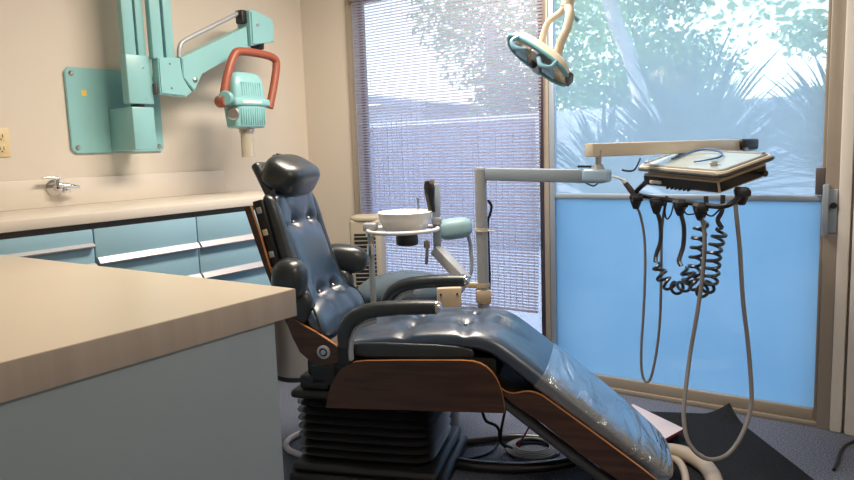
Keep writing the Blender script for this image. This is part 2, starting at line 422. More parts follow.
# ================================================================== left wall: worktop and drawer units
XF = -2.54
wt = thing('worktop', 'long cream laminate worktop with low backsplash along the left wall', 'worktop', (-2.8, 1.8, .97))
obj('counter_slab', box(B(), (XL+.001, .2, .968), (XF+.012, 2.63, 1.006), .003), 'worktop', wt)
obj('backsplash', box(B(), (XL+.001, .2, 1.006), (XL+.02, 2.545, 1.126), .003), 'worktop', wt)
def unit(y0, y1, tops, label, group):
    t = thing('drawer_unit', label, 'drawer unit', ((XL+XF)/2, (y0+y1)/2, 0), 0, group)
    bm = B(); box(bm, (XL+.01, y0, .45), (XF-.02, y1, .967)); obj('body', bm, 'cabbody', t, smooth=False)
    obj('plinth', box(B(), (XL+.01, y0+.001, 0), (-2.80, y1-.001, .45)), 'cabbody', t, smooth=False)
    z = .946
    for zb, pull in tops:
        d = obj('drawer', box(B(), (XF-.019, y0+.002, zb), (XF, y1-.002, z-.002), .0015), 'cabblue', t)
        bm = B()
        prism(bm, [(XF-.0, zb+pull), (XF+.006, zb+pull), (XF+.022, zb+.006), (XF+.020, zb+.001), (XF+.0, zb+.004)], lambda a, b, c: V3((a, c, b)), y0+.004, y1-.004)
        obj('pull', bm, 'alu', d, angle=20)
        z = zb
    return t
unit(.996, 1.462, [(.876, .016), (.80, .016), (.66, .02), (.46, .02)], 'blue drawer unit with shallow top drawer, nearest the desk, pull strip set higher', 'blue drawer units under the worktop')
unit(1.464, 1.929, [(.808, .027), (.672, .027), (.47, .027)], 'middle blue drawer unit under the worktop, seen above the desk edge', 'blue drawer units under the worktop')
unit(1.931, 2.398, [(.808, .027), (.672, .027), (.47, .027)], 'blue drawer unit whose right end goes behind the dental chair backrest', 'blue drawer units under the worktop')

# gas valve on the backsplash
gv = thing('gas_valve', 'small chrome valve tap with a lever on the backsplash', 'valve', (-3.08, 1.62, 1.09))
bm = B(); lathe(bm, [(0, 0), (.034, 0), (.036, .006), (.028, .016), (.016, .022), (.014, .05), (0, .052)], (XL+.02, 1.615, 1.09), (1, 0, 0)); obj('flange', bm, 'chrome', gv)
bm = B(); tube(bm, [(XL+.06, 1.615, 1.10), (XL+.07, 1.65, 1.095), (XL+.075, 1.70, 1.087)], [.013, .011, .006]); box(bm, (XL+.045, 1.632, 1.066), (XL+.075, 1.66, 1.09), .004); obj('outlet_nozzle', bm, 'chrome', gv)
bm = B(); cyl(bm, (XL+.06, 1.612, 1.10), (XL+.06, 1.612, 1.128), .011); obox(bm, (XL+.06, 1.59, 1.132), (0, 1, -.03), (1, 0, 0), (0, .03, 1), (.085, .016, .010), .004); obj('lever', bm, 'chrome', gv)

# wall outlet
wo = thing('wall_outlet', 'ivory double socket plate on the wall at the left edge', 'outlet', (XL, 1.425, 1.29))
obj('cover_plate', box(B(), (XL, 1.389, 1.227), (XL+.006, 1.461, 1.346), .003), 'ivory', wo)
for zc in (1.262, 1.312):
    s = obj('socket', box(B(), (XL+.006, 1.408, zc-.018), (XL+.009, 1.442, zc+.018), .002), 'ivory', wo)
    bm = B(); box(bm, (XL+.0088, 1.416, zc-.006), (XL+.0096, 1.419, zc+.008)); box(bm, (XL+.0088, 1.431, zc-.006), (XL+.0096, 1.434, zc+.008)); cyl(bm, (XL+.0088, 1.425, zc-.012), (XL+.0096, 1.425, zc-.012), .003, sides=10)
    obj('slots', bm, 'black', s, smooth=False)

# ================================================================== wall mounted x-ray unit
xr = thing('dental_xray_unit', 'turquoise wall-mounted dental x-ray unit with folding arm and red-brown yoke', 'x-ray unit', (XL, 1.95, 1.42))
def ypoly(bm, pts, x0, x1, bev=.003, rn=0): prism(bm, pts, lambda a, b, c: V3((c, a, b)), x0, x1, bev, rn)
bm = B(); c = .02
ypoly(bm, [(1.716+c, 1.233), (2.188-c, 1.233), (2.188, 1.233+c), (2.188, 1.614-c), (2.188-c, 1.614), (1.716+c, 1.614), (1.716, 1.614-c), (1.716, 1.233+c)], XL, XL+.012)
wp = obj('wall_plate', bm, 'teal', xr)
for y, z in ((1.745, 1.587), (1.745, 1.26), (2.16, 1.26), (2.16, 1.587)):
    bm = B(); lathe(bm, [(.011, 0), (.011, .004), (.006, .009), (0, .009)], (XL+.012, y, z), (1, 0, 0), 16); obj('bolt', bm, 'steel', wp)
obj('warning_sticker', box(B(), (XL+.012, 1.785, 1.49), (XL+.0128, 1.81, 1.515)), 'yellow', wp)
obj('mount_box', box(B(), (XL+.012, 1.906, 1.241), (-2.90, 2.018, 1.434), .005), 'teal', xr)
cyl(bm := B(), (-2.935, 1.96, 1.43), (-2.935, 1.96, 1.45), .03); obj('swivel', bm, 'black', xr)
lo = obj('lower_bracket', box(B(), (-2.945, 1.893, 1.447), (-2.895, 2.02, 1.664), .006), 'teal', xr)
for y, z in ((1.975, 1.61), (1.98, 1.47)):
    bm = B(); lathe(bm, [(.004, 0), (.004, .002), (0, .003)], (-2.895, y, z), (1, 0, 0), 10); obj('screw', bm, 'steel', lo)
for y0, y1 in ((1.895, 1.952), (1.962, 2.002)):
    obj('riser_bar', box(B(), (-2.935, y0, 1.66), (-2.90, y1, 2.22), .005), 'teal', xr)
blk = B(); ypoly(blk, [(2.026, 1.492), (2.165, 1.484), (2.20, 1.51), (2.145, 1.57), (2.147, 1.662), (2.026, 1.655)], -2.905, -2.85, .005)
eb = obj('elbow_block', blk, 'teal', xr)
bm = B()
box(bm, (-2.90, 2.016, 1.49), (-2.87, 2.03, 1.54), .002); obj('elbow_stop', bm, 'aludark', eb)
for y, z in ((2.085, 1.63), (2.085, 1.52)):
    bm = B(); lathe(bm, [(.004, 0), (.004, .002), (0, .003)], (-2.85, y, z), (1, 0, 0), 10); obj('screw', bm, 'aludark', eb)
for y0, y1 in ((2.012, 2.068), (2.082, 2.128)):
    obj('drop_bar', box(B(), (-2.90, y0, 1.65), (-2.865, y1, 2.22), .005), 'teal', xr)
obj('top_link', box(B(), (-2.95, 1.89, 2.20), (-2.855, 2.14, 2.28), .012), 'teal', xr)
bm = B(); ypoly(bm, [(2.150, 1.662), (2.150, 1.572), (2.205, 1.512), (2.225, 1.535), (2.255, 1.60), (2.56, 1.742), (2.56, 1.853)], -2.925, -2.845, .004)
ra = obj('reach_arm', bm, 'teal', xr)
bm = B(); lathe(bm, [(.012, 0), (.012, .004), (.005, .008), (0, .008)], (-2.845, 2.215, 1.565), (1, 0, 0), 16); obj('pivot_bolt', bm, 'steel', ra)
bm = B(); tube(bm, [(-2.885, 2.165, 1.67), (-2.885, 2.175, 1.72), (-2.885, 2.21, 1.755), (-2.885, 2.37, 1.835), (-2.885, 2.55, 1.925)], .011, sides=10); obj('link_rod', bm, 'grey', xr)
bm = B(); ypoly(bm, [(2.565, 1.755), (2.565, 1.93), (2.59, 1.94), (2.71, 1.91), (2.728, 1.89), (2.725, 1.79), (2.68, 1.782)], -2.93, -2.82, .008)
hj = obj('head_joint', bm, 'teal', xr)
bm = B(); box(bm, (-2.90, 2.535, 1.87), (-2.85, 2.572, 1.935), .004); obj('joint_stop', bm, 'black', hj)
bm = B(); cyl(bm, (-2.87, 2.65, 1.745), (-2.87, 2.635, 1.80), .03, .045); obj('joint_boot', bm, 'black', hj)
bm = B(); lathe(bm, [(.009, 0), (.009, .004), (0, .006)], (-2.82, 2.61, 1.865), (1, 0, 0), 14); obj('joint_screw', bm, 'steel', hj)
# yoke and tube head
yk = B()
XH = -2.76
tube(yk, [(XH, 2.302, 1.462), (XH, 2.318, 1.52), (XH, 2.345, 1.60), (XH, 2.385, 1.680), (XH, 2.43, 1.708), (XH, 2.58, 1.706), (XH, 2.655, 1.690), (XH, 2.665, 1.65), (XH, 2.635, 1.54), (XH, 2.60, 1.44)], .0205, n=6, sides=12, ends=False)
yo = obj('yoke', yk, 'redbrown', xr)
bm = B(); lathe(bm, [(0, -.03), (.028, -.03), (.03, -.02), (.03, .02), (.026, .028), (0, .028)], (XH, 2.303, 1.462), (1, 0, 0), 24); obj('yoke_hub', bm, 'redbrown', yo)
hb = B()
rings = []
for z, hy, hx, dy in ((1.335, .086, .045, 0), (1.342, .094, .052, 0), (1.44, .104, .058, 0), (1.447, .104, .058, 0), (1.53, .098, .055, .0), (1.575, .090, .048, .0), (1.597, .075, .036, .0), (1.606, .05, .02, 0)):
    rings.append([hb.verts.new((-2.76+hx*math.copysign(abs(math.cos(a))**.45, math.cos(a)), 2.437+dy+hy*math.copysign(abs(math.sin(a))**.45, math.sin(a)), z)) for a in [2*math.pi*k/48 for k in range(48)]])
for A, Q in zip(rings, rings[1:]):
    for k in range(48): hb.faces.new((A[k], A[(k+1) % 48], Q[(k+1) % 48], Q[k]))
hb.faces.new(rings[0]); hb.faces.new(rings[-1])
th_ = obj('tube_head', hb, 'teal', xr)
bm = B(); box(bm, (-2.825, 2.325, 1.440), (-2.695, 2.549, 1.476), .010, 3); obj('head_band', bm, 'teal', th_)
bm = B(); box(bm, (-2.6955, 2.37, 1.452), (-2.6935, 2.49, 1.466), .0005); obj('name_strip', bm, 'whitepl', th_, label='pale strip on the head band')
bm = B()
for k in range(11): box(bm, (-2.72, 2.362+k*.0145, 1.35), (-2.699, 2.368+k*.0145, 1.43), .002)
obj('lower_ribs', bm, 'teal', th_)
bm = B()
for k in range(9): box(bm, (-2.72, 2.375+k*.0145, 1.49), (-2.702, 2.379+k*.0145, 1.555), .0015)
obj('upper_ribs', bm, 'teal', th_)
bm = B(); lathe(bm, [(0, 0), (.036, 0), (.036, .02), (.03, .026), (0, .026)], (-2.74, 2.312, 1.475), (.4, -.9, 0), 24); obj('side_hub', bm, 'teald', th_)
bm = B(); lathe(bm, [(0, 0), (.03, 0), (.03, .016), (.024, .022), (0, .022)], (-2.735, 2.338, 1.402), (.7, -.7, 0), 24)
obj('side_knob', bm, 'steel', th_)
bm = B(); lathe(bm, [(0, 1.347), (.05, 1.347), (.05, 1.335), (.036, 1.330), (.036, 1.312), (0, 1.312)], (-2.76, 2.437, 0)); obj('cone_collar', bm, 'steel', th_)
bm = B(); lathe(bm, [(.031, 1.312), (.033, 1.19), (.029, 1.19), (.027, 1.312)], (-2.76, 2.437, 0), sides=32); obj('pointer_cone', bm, 'clearpl', th_, label='clear plastic cone')

# ================================================================== desk in the foreground
dk = thing('desk', 'foreground blue-grey desk with a thick pale wood-grain laminate top', 'desk', (-1.8, .7, 0))
tb = B(); box(tb, (-2.50, -.25, .838), (-1.133, 1.112, .8985), .001)
top = obj('desktop', tb, 'lamedge', dk)
obj('top_laminate', box(B(), (-2.499, -.249, .8985), (-1.134, 1.111, .900)), 'lam', top)
obj('side_panel', box(B(), (-1.165, -.25, 0), (-1.141, 1.050, .838), .001), 'deskblue', dk)
obj('end_panel', box(B(), (-2.48, 1.025, 0), (-1.165, 1.049, .838)), 'deskblue', dk)
obj('back_panel', box(B(), (-2.48, -.25, 0), (-2.455, 1.025, .838)), 'deskblue', dk)

# ================================================================== dental chair (local axes: u to the foot end, v to the window, z up)
CH = thing('dental_chair', 'reclined black leather dental chair with walnut side panels on a bellows base', 'dental chair', (-1.601,2.036,0.000), R(20))
def ch(name, bm, m, parent=CH, **k): return obj(name, bm, m, parent, world=False, **k)
def uz(bm, pts, v0, v1, bev=.003, rn=0): return prism(bm, pts, lambda a, b, c: V3((a, c, b)), v0, v1, bev, rn)
# base
bm = B(); box(bm, (-.33, -.235, 0), (.25, .235, .05), .02, 3); box(bm, (-.318, -.225, .05), (.225, .225, .085), .02, 3); ch('base_plate', bm, 'black')
bm = B(); rings = []
nb = 8; z0, z1 = .075, .325
for i in range(nb*6+1):
    f = i/(nb*6); z = z0+(z1-z0)*f; k = .5+.5*math.cos(2*math.pi*i/6); d = -.032*(1-k)
    ring = []
    for q in range(64):
        a = 2*math.pi*q/64; e = .28
        ring.append(bm.verts.new((-.06+(.262+d)*math.copysign(abs(math.cos(a))**e, math.cos(a)), (.195+d)*math.copysign(abs(math.sin(a))**e, math.sin(a)), z)))
    rings.append(ring)
for A, Q in zip(rings, rings[1:]):
    for k in range(64): bm.faces.new((A[k], A[(k+1) % 64], Q[(k+1) % 64], Q[k]))
bm.faces.new(rings[0]); bm.faces.new(rings[-1])
ch('bellows', bm, 'rubber', angle=60)
bm = B(); box(bm, (-.318, -.205, .32), (.20, .205, .352), .015, 3); ch('bellows_cap', bm, 'black')
bm = B(); box(bm, (-.285, -.19, .352), (-.17, .19, .405), .012); box(bm, (-.26, -.17, .40), (-.20, -.10, .46), .01); box(bm, (-.24, -.19, .37), (-.14, -.12, .445), .01); ch('tilt_mechanism', bm, 'black')
bm = B(); box(bm, (-.17, -.185, .345), (.44, .185, .50), .02); ch('seat_frame', bm, 'black')
# walnut panels
panel = [(-.163, .309), (-.158, .335), (-.150, .365), (-.140, .391), (-.127, .415), (-.112, .438), (-.095, .457), (-.072, .472), (-.045, .481), (-.010, .486), (.05, .489), (.115, .493), (.255, .499), (.33, .502), (.368, .501), (.392, .495), (.413, .483), (.430, .467), (.443, .448), (.453, .426), (.461, .402), (.466, .375), (.469, .345), (.470, .329), (.319, .324), (.108, .318)]
def edged(name, poly, v, t, rnd_n=0):
    bm = B(); uz(bm, poly, v, v+t, .0012, rnd_n); bm.faces.ensure_lookup_table()
    for fc in bm.faces:
        fc.normal_update()
        fc.material_index = 0 if abs(fc.normal.y) > .8 else 1
    return ch(name, bm, ['wood', 'woodedge'], angle=30)
hinge = [(-.43, 1.02), (-.405, 1.025), (-.375, .92), (-.345, .80), (-.315, .69), (-.275, .632), (-.235, .606), (-.19, .584), (-.15, .560), (-.115, .538), (-.102, .520), (-.098, .498), (-.108, .478), (-.136, .466), (-.188, .465), (-.22, .482), (-.25, .507), (-.275, .56), (-.30, .63), (-.335, .72), (-.37, .82), (-.40, .92)]
legp = [(.44, .425), (.452, .408), (.468, .396), (.485, .390), (.500, .390), (.515, .394), (.532, .399), (.552, .401), (.572, .397), (.590, .389), (.608, .377), (.680, .326), (.774, .259), (.899, .168), (.955, .125), (.968, .108), (.965, .095), (.945, .088), (.91, .092), (.87, .105), (.837, .115), (.774, .159), (.671, .230), (.594, .292), (.516, .341), (.481, .367), (.455, .392)]
for s in (-1, 1):
    v = -.242 if s < 0 else .227
    edged('side_panel', panel, v, .015)
    edged('recline_panel', hinge, v if s < 0 else .21, .014)
    edged('leg_panel', legp, -.222 if s < 0 else .208, .014)
bm = B(); lathe(bm, [(0, 0), (.024, 0), (.024, .005), (.019, .008), (.016, .008), (.015, .002), (0, .002)], (-.159, -.242, .512), (0, -1, 0), 36); pv = ch('pivot_cap', bm, 'grey')
bm = B(); lathe(bm, [(.0152, 0), (.0152, .0035), (0, .0035)], (-.159, -.242, .512), (0, -1, 0), 24); ch('pivot_recess', bm, 'black', pv)
bm = B(); lathe(bm, [(.0095, .003), (.0095, .008), (.006, .0095), (0, .0095)], (-.159, -.242, .512), (0, -1, 0), 24); ch('pivot_button', bm, 'greyblue', pv)
# back shell of bent plywood and the upholstery on it
bm = B()
bp = [(-.41, 1.02), (-.385, .92), (-.36, .82), (-.335, .73), (-.30, .64), (-.26, .56), (-.22, .50)]
uz(bm, [(u-.012, z) for u, z in bp]+[(u+.004, z) for u, z in reversed(bp)], -.185, .185, .001); ch('back_shell', bm, 'wood')
path = [(-.338, 1.075), (-.318, 1.0), (-.298, .925), (-.274, .85), (-.252, .775), (-.228, .715), (-.188, .66), (-.155, .605), (-.150, .555), (-.172, .51)]
hw = [.150, .165, .165, .162, .160, .170, .200, .225, .225, .21]
bt = [(.20, -.068, .022, .032), (.20, .068, .022, .032), (.645, -.066, .024, .035), (.645, .066, .024, .035)]
sm = [(.20, -.068, .02, -.095, .008, .013), (.20, .068, .02, .095, .008, .013), (.645, -.066, .645, .066, .010, .022), (.20, -.068, .20, .068, .006, .018),
      (.645, -.066, .70, -.19, .010, .018), (.645, .066, .70, .19, .010, .018), (.20, -.068, .24, -.17, .006, .015), (.20, .068, .24, .17, .006, .015), (.645, -.066, .97, -.09, .006, .02), (.645, .066, .97, .09, .006, .02)]
bm = B(); surf = cushion(bm, path, hw, .08, n=3.2, ns=90, nr=72, e0=.05, e1=.06, buttons=bt, seams=sm)
bc = ch('backrest', bm, 'leather', angle=70)
for s, v, a, r in bt:
    p, N = surf(s, v)
    bm = B(); lathe(bm, [(0, .004), (.005, .004), (.008, .0), (.006, -.006)], p-N*.021, N, 16); ch('button', bm, 'chrome', bc)
# piping seam around the front edge of the back cushion
for s in (-1, 1):
    bm = B(); tube(bm, [(u-.022, s*(w+.0005), z) for (u, z), w in zip(path[:-1], hw)], .0045, n=5, sides=8); ch('piping', bm, 'leatherm', bc)
# headrest
bm = B(); pillow(bm, (-.358, 0, 1.120), (.080, .140, .066), ex=(.85, 0, -.5), ez=(.5, 0, .85), n=3.3); hr = ch('headrest', bm, 'leatherm', angle=80)
bm = B(); obox(bm, (-.417, 0, 1.105), (.42, 0, -.9), (0, 1, 0), (.9, 0, .42), (.145, .25, .035), .014, 3); ch('headrest_back', bm, 'leatherm', hr)
bm = B(); lathe(bm, [(0, 0), (.024, 0), (.024, .012), (.018, .018), (0, .018)], (-.415, .01, 1.178), (.3, 0, 1), 24); lathe(bm, [(0, 0), (.012, 0), (.012, .03), (0, .03)], (-.40, -.02, 1.172), (.3, 0, 1), 16); ch('headrest_knob', bm, 'black', hr)
# switch strip on the near edge of the back
bm = B(); q = V3((-.0, 0, 0))
ax = (V3((-.347, 0, .80))-V3((-.402, 0, 1.03))).normalized()
c0 = V3((-.362, -.215, .925)); obox(bm, c0, ax, (0, 1, 0), ax.cross(V3((0, 1, 0))), (.24, .016, .036), .004); swp = ch('switch_panel', bm, 'black')
for k, d in enumerate((-.085, -.005, .075)):
    bm = B(); obox(bm, c0+ax*d+V3((0, -.009, 0)), ax, (0, 1, 0), ax.cross(V3((0, 1, 0))), (.022, .006, .018), .002); ch('switch', bm, ['grey', 'ivory', 'grey'][k], swp)
# black side pads of the back between shell and cushion
for s in (-1, 1):
    bm = B()
    cushion(bm, [(-.225, .53), (-.25, .60), (-.30, .72), (-.34, .84), (-.37, .95), (-.40, 1.05)], [.028, .034, .034, .032, .03, .026], .06, n=2.4, ns=30, nr=24, v0=-.178 if s < 0 else .145)
    ch('back_side_pad', bm, 'leatherm', angle=70)
    bm = B(); pillow(bm, (-.258, s*.232, .766) if s > 0 else (-.277, -.232, .765), (.105, .052, .060) if s > 0 else (.062, .055, .075), ex=(.97, s*.16, -.12), n=2.5); bo = ch('side_bolster', bm, 'leatherm', angle=80)
for s in (-1, 1):
    bm = B(); pillow(bm, (-.262, s*.205, .655), (.05, .035, .075), ex=(1, 0, -.3), n=2.4); ch('lower_bolster', bm, 'leatherm', angle=80)
# seat and leg rest cushion
sp_ = [(-.15, .548), (-.06, .562), (.08, .582), (.22, .597), (.34, .600), (.44, .580), (.53, .520), (.62, .450), (.71, .380), (.80, .308), (.89, .234), (.97, .165), (1.03, .110)]
shw = [.195, .205, .205, .205, .207, .208, .208, .207, .205, .202, .195, .178, .15]
bt2 = [(.20, -.075, .017, .035), (.20, .075, .017, .035), (.345, -.07, .017, .035), (.345, .075, .017, .035), (.43, 0, .017, .04), (.09, 0, .015, .04)]
sm2 = [(.20, -.075, .345, -.07, .009, .018), (.20, .075, .345, .075, .009, .018), (.345, -.07, .43, 0, .010, .018), (.345, .075, .43, 0, .010, .018), (.20, -.075, .20, -.2, .010, .02), (.345, -.07, .36, -.2, .010, .02), (.20, .075, .20, .2, .010, .02), (.345, .075, .36, .2, .010, .02), (.20, -.075, .20, .075, .008, .02), (.43, 0, .53, 0, .012, .016)]
bm = B(); surf2 = cushion(bm, sp_, shw, .085, n=3.2, ns=110, nr=72, e0=.05, e1=.05, buttons=bt2, seams=sm2)
stc = ch('seat', bm, 'leather', angle=70)
for s, v, a, r in bt2[:5]:
    p, N = surf2(s, v); bm = B(); lathe(bm, [(0, .003), (.005, .003), (.008, .0), (.006, -.006)], p-N*.021, N, 16); ch('button', bm, 'leatherm', stc)
bm = B(); cushion(bm, sp_, shw, .085, n=3.2, ns=110, nr=72, e0=.05, e1=.05, off=.0035); P0 = V3((.60, 0, .462)); dN = V3((.78, 0, -.62))
bmesh.ops.bisect_plane(bm, geom=bm.verts[:]+bm.edges[:]+bm.faces[:], plane_co=P0, plane_no=dN, clear_inner=True)
ch('clear_cover', bm, 'foil', stc, angle=80, label='clear plastic cover on the leg rest')
bm = B(); pillow(bm, (.14, -.198, .513), (.225, .018, .032), n=3.5, nr=64); ch('seat_side_pad', bm, 'leatherm', angle=80)
bm = B(); pillow(bm, (.14, .198, .513), (.225, .018, .032), n=3.5, nr=64); ch('seat_side_pad', bm, 'leatherm', angle=80)
# arm rests
for s in (-1, 1):
    v = .238*s
    bm = B(); tube(bm, [(-.083, v, .535), (-.080, v, .582), (-.058, v, .622), (-.012, v, .653), (.06, v, .669), (.16, v, .677), (.250, v, .680)], [.0225, .0245, .026, .027, .027, .026, .024], n=6, sides=16, ends=False)
    a = ch('armrest', bm, 'leatherm', angle=60)
    bm = B(); lathe(bm, [(.021, -.004), (.021, .006), (.014, .016), (0, .02)], (.250, v, .680), (1, 0, .02), 20); ch('end_cap', bm, 'chrome', a)
    bm = B(); tube(bm, [(-.060, v, .488), (-.060, v, .525), (-.052, v, .565), (-.02, v, .605), (.04, v, .630)], .009, sides=8, flat=1.6); ch('arm_bracket', bm, 'grey', a)
    bm = B(); obox(bm, (-.085, v*.97, .505), (1, 0, 0), (0, 1, 0), (0, 0, 1), (.05, .03, .07), .006); ch('arm_socket', bm, 'black', a)
# under side of the leg rest
for s in (-1, 1):
    bm = B(); tube(bm, [(.41, s*.13, .36), (.60, s*.13, .215), (.80, s*.13, .065)], .020, sides=10); ch('leg_strut', bm, 'strut')
bm = B(); uz(bm, [(.42, .44), (.60, .35), (.80, .20), (.95, .09), (.94, .075), (.80, .15), (.60, .30), (.42, .38)], -.17, .17, .004); ch('leg_frame', bm, 'black')

# ================================================================== cuspidor beside the chair
cu = thing('cuspidor', 'white spittoon bowl in a chrome ring on a grey post behind the chair', 'cuspidor', (-1.983,2.631,0.000))
bc_ = V3((-1.782,2.415,0.925)); bw = B(); zr = bc_.z
lathe(bw, [(0, zr-.074), (.06, zr-.078), (.082, zr-.070), (.104, zr-.035), (.114, zr+.006), (.117, zr+.012), (.113, zr+.016), (.106, zr+.008), (.094, zr-.032), (.07, zr-.058), (.0, zr-.064)], (bc_.x, bc_.y, 0), sides=48)
bw = obj('bowl', bw, 'white', cu, angle=60)
rc = V3((-1.791,2.409,0.863))
bm = B(); tube(bm, [rc+V3((.150*math.cos(a), .150*math.sin(a), 0)) for a in [2*math.pi*k/12 for k in range(12)]], .0085, n=5, sides=10, closed=True); obj('support_ring', bm, 'whitepl', cu)
bm = B(); lathe(bm, [(0, 0), (.043, 0), (.047, -.01), (.047, -.042), (.04, -.046), (0, -.046)], (-1.777,2.418,0.841), sides=32); lathe(bm, [(0, 0), (.03, 0), (.03, -.02), (0, -.02)], (-1.777,2.419,0.854), sides=24); obj('drain_cup', bm, 'black', cu)
bm = B(); tube(bm, [(-1.739,2.445,0.893), (-1.735,2.448,0.966), (-1.736,2.447,0.995)], .005, sides=8); obj('rinse_spout', bm, 'chrome', bw)
pa, pb = V3((-1.906,2.330,0.891)), V3((-1.906,2.329,0.596))
bm = B(); cyl(bm, pa, (pa.x, pa.y, .40), .013); cyl(bm, (pa.x, pa.y, .0), (pa.x, pa.y, .40), .02); lathe(bm, [(0, .0), (.11, 0), (.11, .012), (.03, .03), (0, .03)], (pa.x, pa.y, 0)); obj('post', bm, 'grey', cu)
bm = B(); obox(bm, pa+V3((.002, 0, -.012)), (1, .4, 0), (-.4, 1, 0), (0, 0, 1), (.06, .04, .035), .008, 3); obj('post_clamp', bm, 'grey', cu)
for h0_, h1_, ra_, rb_ in ((-.05, -.03, .02, .02), (-.13, -.085, .019, .016)):
    bm = B(); cyl(bm, pa+V3((0, 0, h0_)), pa+V3((0, 0, h1_)), ra_, rb_); obj('post_collar', bm, 'chrome', cu)
d1 = V3((.822, .569, 0)); d2 = V3((-.569, .822, 0))
pc = V3((-1.700,2.533,0.881))
bm = B(); obox(bm, pc+V3((0, 0, .03)), d1, d2, (0, 0, 1), (.034, .02, .28), .004); ho = obj('holder_plate', bm, 'greyblue', cu)
bm = B(); obox(bm, pc+V3((0, 0, .01))-d2*.015, d1, d2, (0, 0, 1), (.045, .03, .03), .005); obj('plate_clamp', bm, 'grey', ho)
bm = B(); tube(bm, [(-1.687,2.481,0.934), (-1.691,2.478,0.985), (-1.693,2.477,1.028), (-1.694,2.476,1.066)], [.016, .017, .021, .024, .018], sides=12); hp = obj('suction_handle', bm, 'black', cu)
bm = B(); lathe(bm, [(0, 0), (.012, 0), (.012, .01), (0, .012)], (-1.666,2.459,1.063), (.5, -.8, .2), 14); obj('handle_knob', bm, 'steel', hp)
ca, cb = V3((-1.705,2.529,0.767)), V3((-1.548,2.516,0.640)); ax = (cb-ca).normalized(); sd = ax.cross(V3((0, 0, 1))).normalized()
bm = B(); obox(bm, (ca+cb)/2, ax, sd, sd.cross(ax), ((cb-ca).length, .05, .045), .005); obj('swing_arm', bm, 'grey', cu)
bm = B(); c = V3((-1.593,2.448,0.549)); obox(bm, c, d1, d2, (0, 0, 1), (.10, .12, .16), .005); jb = obj('junction_box', bm, 'beige', cu)
for dx, dz in ((-.035, .055), (.033, .055), (.033, -.02)):
    bm = B(); lathe(bm, [(.005, 0), (.005, .003), (0, .004)], c+d1*dx-d2*.06+V3((0, 0, dz)), -d2, 10); obj('screw', bm, 'aludark', jb)
bm = B(); cyl(bm, (c.x, c.y, 0), (c.x, c.y, c.z-.07), .03); obj('box_pedestal', bm, 'grey', jb)
bm = B(); tube(bm, [(-1.736,2.508,0.808), (-1.738,2.507,0.755), (-1.741,2.504,0.702)], .008, sides=8); obox(bm, V3((-1.737,2.507,0.790)), d1, d2, (0, 0, 1), (.028, .025, .03), .004); obj('water_valve', bm, 'steel', cu)

# ================================================================== instrument delivery unit
dp = V3((-1.438,2.471,0.846))
du = thing('instrument_delivery_unit', 'post-mounted dental delivery unit with long jointed arm and instrument tray', 'delivery unit', (dp.x, dp.y, 0))
tp = V3((-1.434,2.474,1.121))
bm = B(); cyl(bm, (dp.x, dp.y, .44), (dp.x, dp.y, tp.z-.01), .024); lathe(bm, [(.024, 0), (.022, .008), (0, .01)], (dp.x, dp.y, tp.z-.01)); po = obj('post', bm, 'grey', du)
for px, py, pz in ((-1.437,2.471,0.867), (-1.442,2.468,0.640), (-1.443,2.467,0.573)):
    bm = B(); cyl(bm, (dp.x, dp.y, pz-.008), (dp.x, dp.y, pz+.008), .0275); obj('collar', bm, 'beige', po)
bm = B(); z = V3((-1.438,2.471,0.865)).z; cyl(bm, (dp.x, dp.y, z-.004), (dp.x, dp.y, z+.004), .029); tube(bm, [(dp.x+.02, dp.y, z), (-1.380,2.475,0.862)], .003, sides=6); obj('cable_tie', bm, 'whitepl', po)
bm = B(); a = V3((-1.525,2.447,0.639)); b = V3((dp.x, dp.y, a.z)); obox(bm, (a+b)/2, b-a, (b-a).cross(V3((0, 0, 1))), (0, 0, 1), ((b-a).length, .03, .022), .004); obox(bm, (dp.x, dp.y, V3((-1.443,2.467,0.594)).z), d1, d2, (0, 0, 1), (.06, .055, .055), .006); obj('post_bracket', bm, 'beige', po)
ft = V3((-1.561,2.329,0.000)); a = V3((ft.x, ft.y, .46)); b = V3((dp.x, dp.y, .46)); bm = B(); obox(bm, (a+b)/2, b-a, (b-a).cross(V3((0, 0, 1))), (0, 0, 1), ((b-a).length+.05, .05, .04), .004); cyl(bm, (ft.x, ft.y, 0), (ft.x, ft.y, .46), .02); lathe(bm, [(0, 0), (.05, 0), (.05, .012), (0, .012)], (ft.x, ft.y, 0)); obj('unit_foot', bm, 'black', du)
bm = B(); tube(bm, [(-1.420,2.495,0.987), (-1.409,2.503,0.962), (-1.415,2.499,0.926), (-1.422,2.494,0.897), (-1.422,2.494,0.782), (-1.421,2.495,0.657), (-1.428,2.490,0.549)], .0055, sides=8); obj('post_cable', bm, 'black', po)
a, b = V3((-1.416,2.486,1.092)), V3((-0.940,2.536,1.077)); ax = (b-a).normalized(); sd = ax.cross(V3((0, 0, 1))).normalized()
bm = B(); obox(bm, (a+b)/2, ax, sd, sd.cross(ax), ((b-a).length, .055, .050), .006); ar = obj('lower_arm', bm, 'greyblue', du)
bm = B(); obox(bm, V3((-0.968,2.517,1.082)), ax, sd, sd.cross(ax), (.10, .058, .048), .01, 3); obj('arm_end_sleeve', bm, 'sleeve', ar)
bm = B(); obox(bm, V3((-1.019,2.530,1.115)), ax, sd, sd.cross(ax), (.05, .03, .008), .002); obj('stop_plate', bm, 'black', ar)
bm = B(); cyl(bm, (-0.965,2.519,1.102), (-0.961,2.521,1.175), .011); lathe(bm, [(0, 0), (.026, 0), (.018, .016), (0, .016)], (-0.965,2.519,1.106), sides=24); obj('elbow_pivot', bm, 'grey', du)
a2, b2 = V3((-0.989,2.502,1.175)), V3((-0.600,3.209,1.172)); ax2 = (b2-a2).normalized(); sd2 = ax2.cross(V3((0, 0, 1))).normalized()
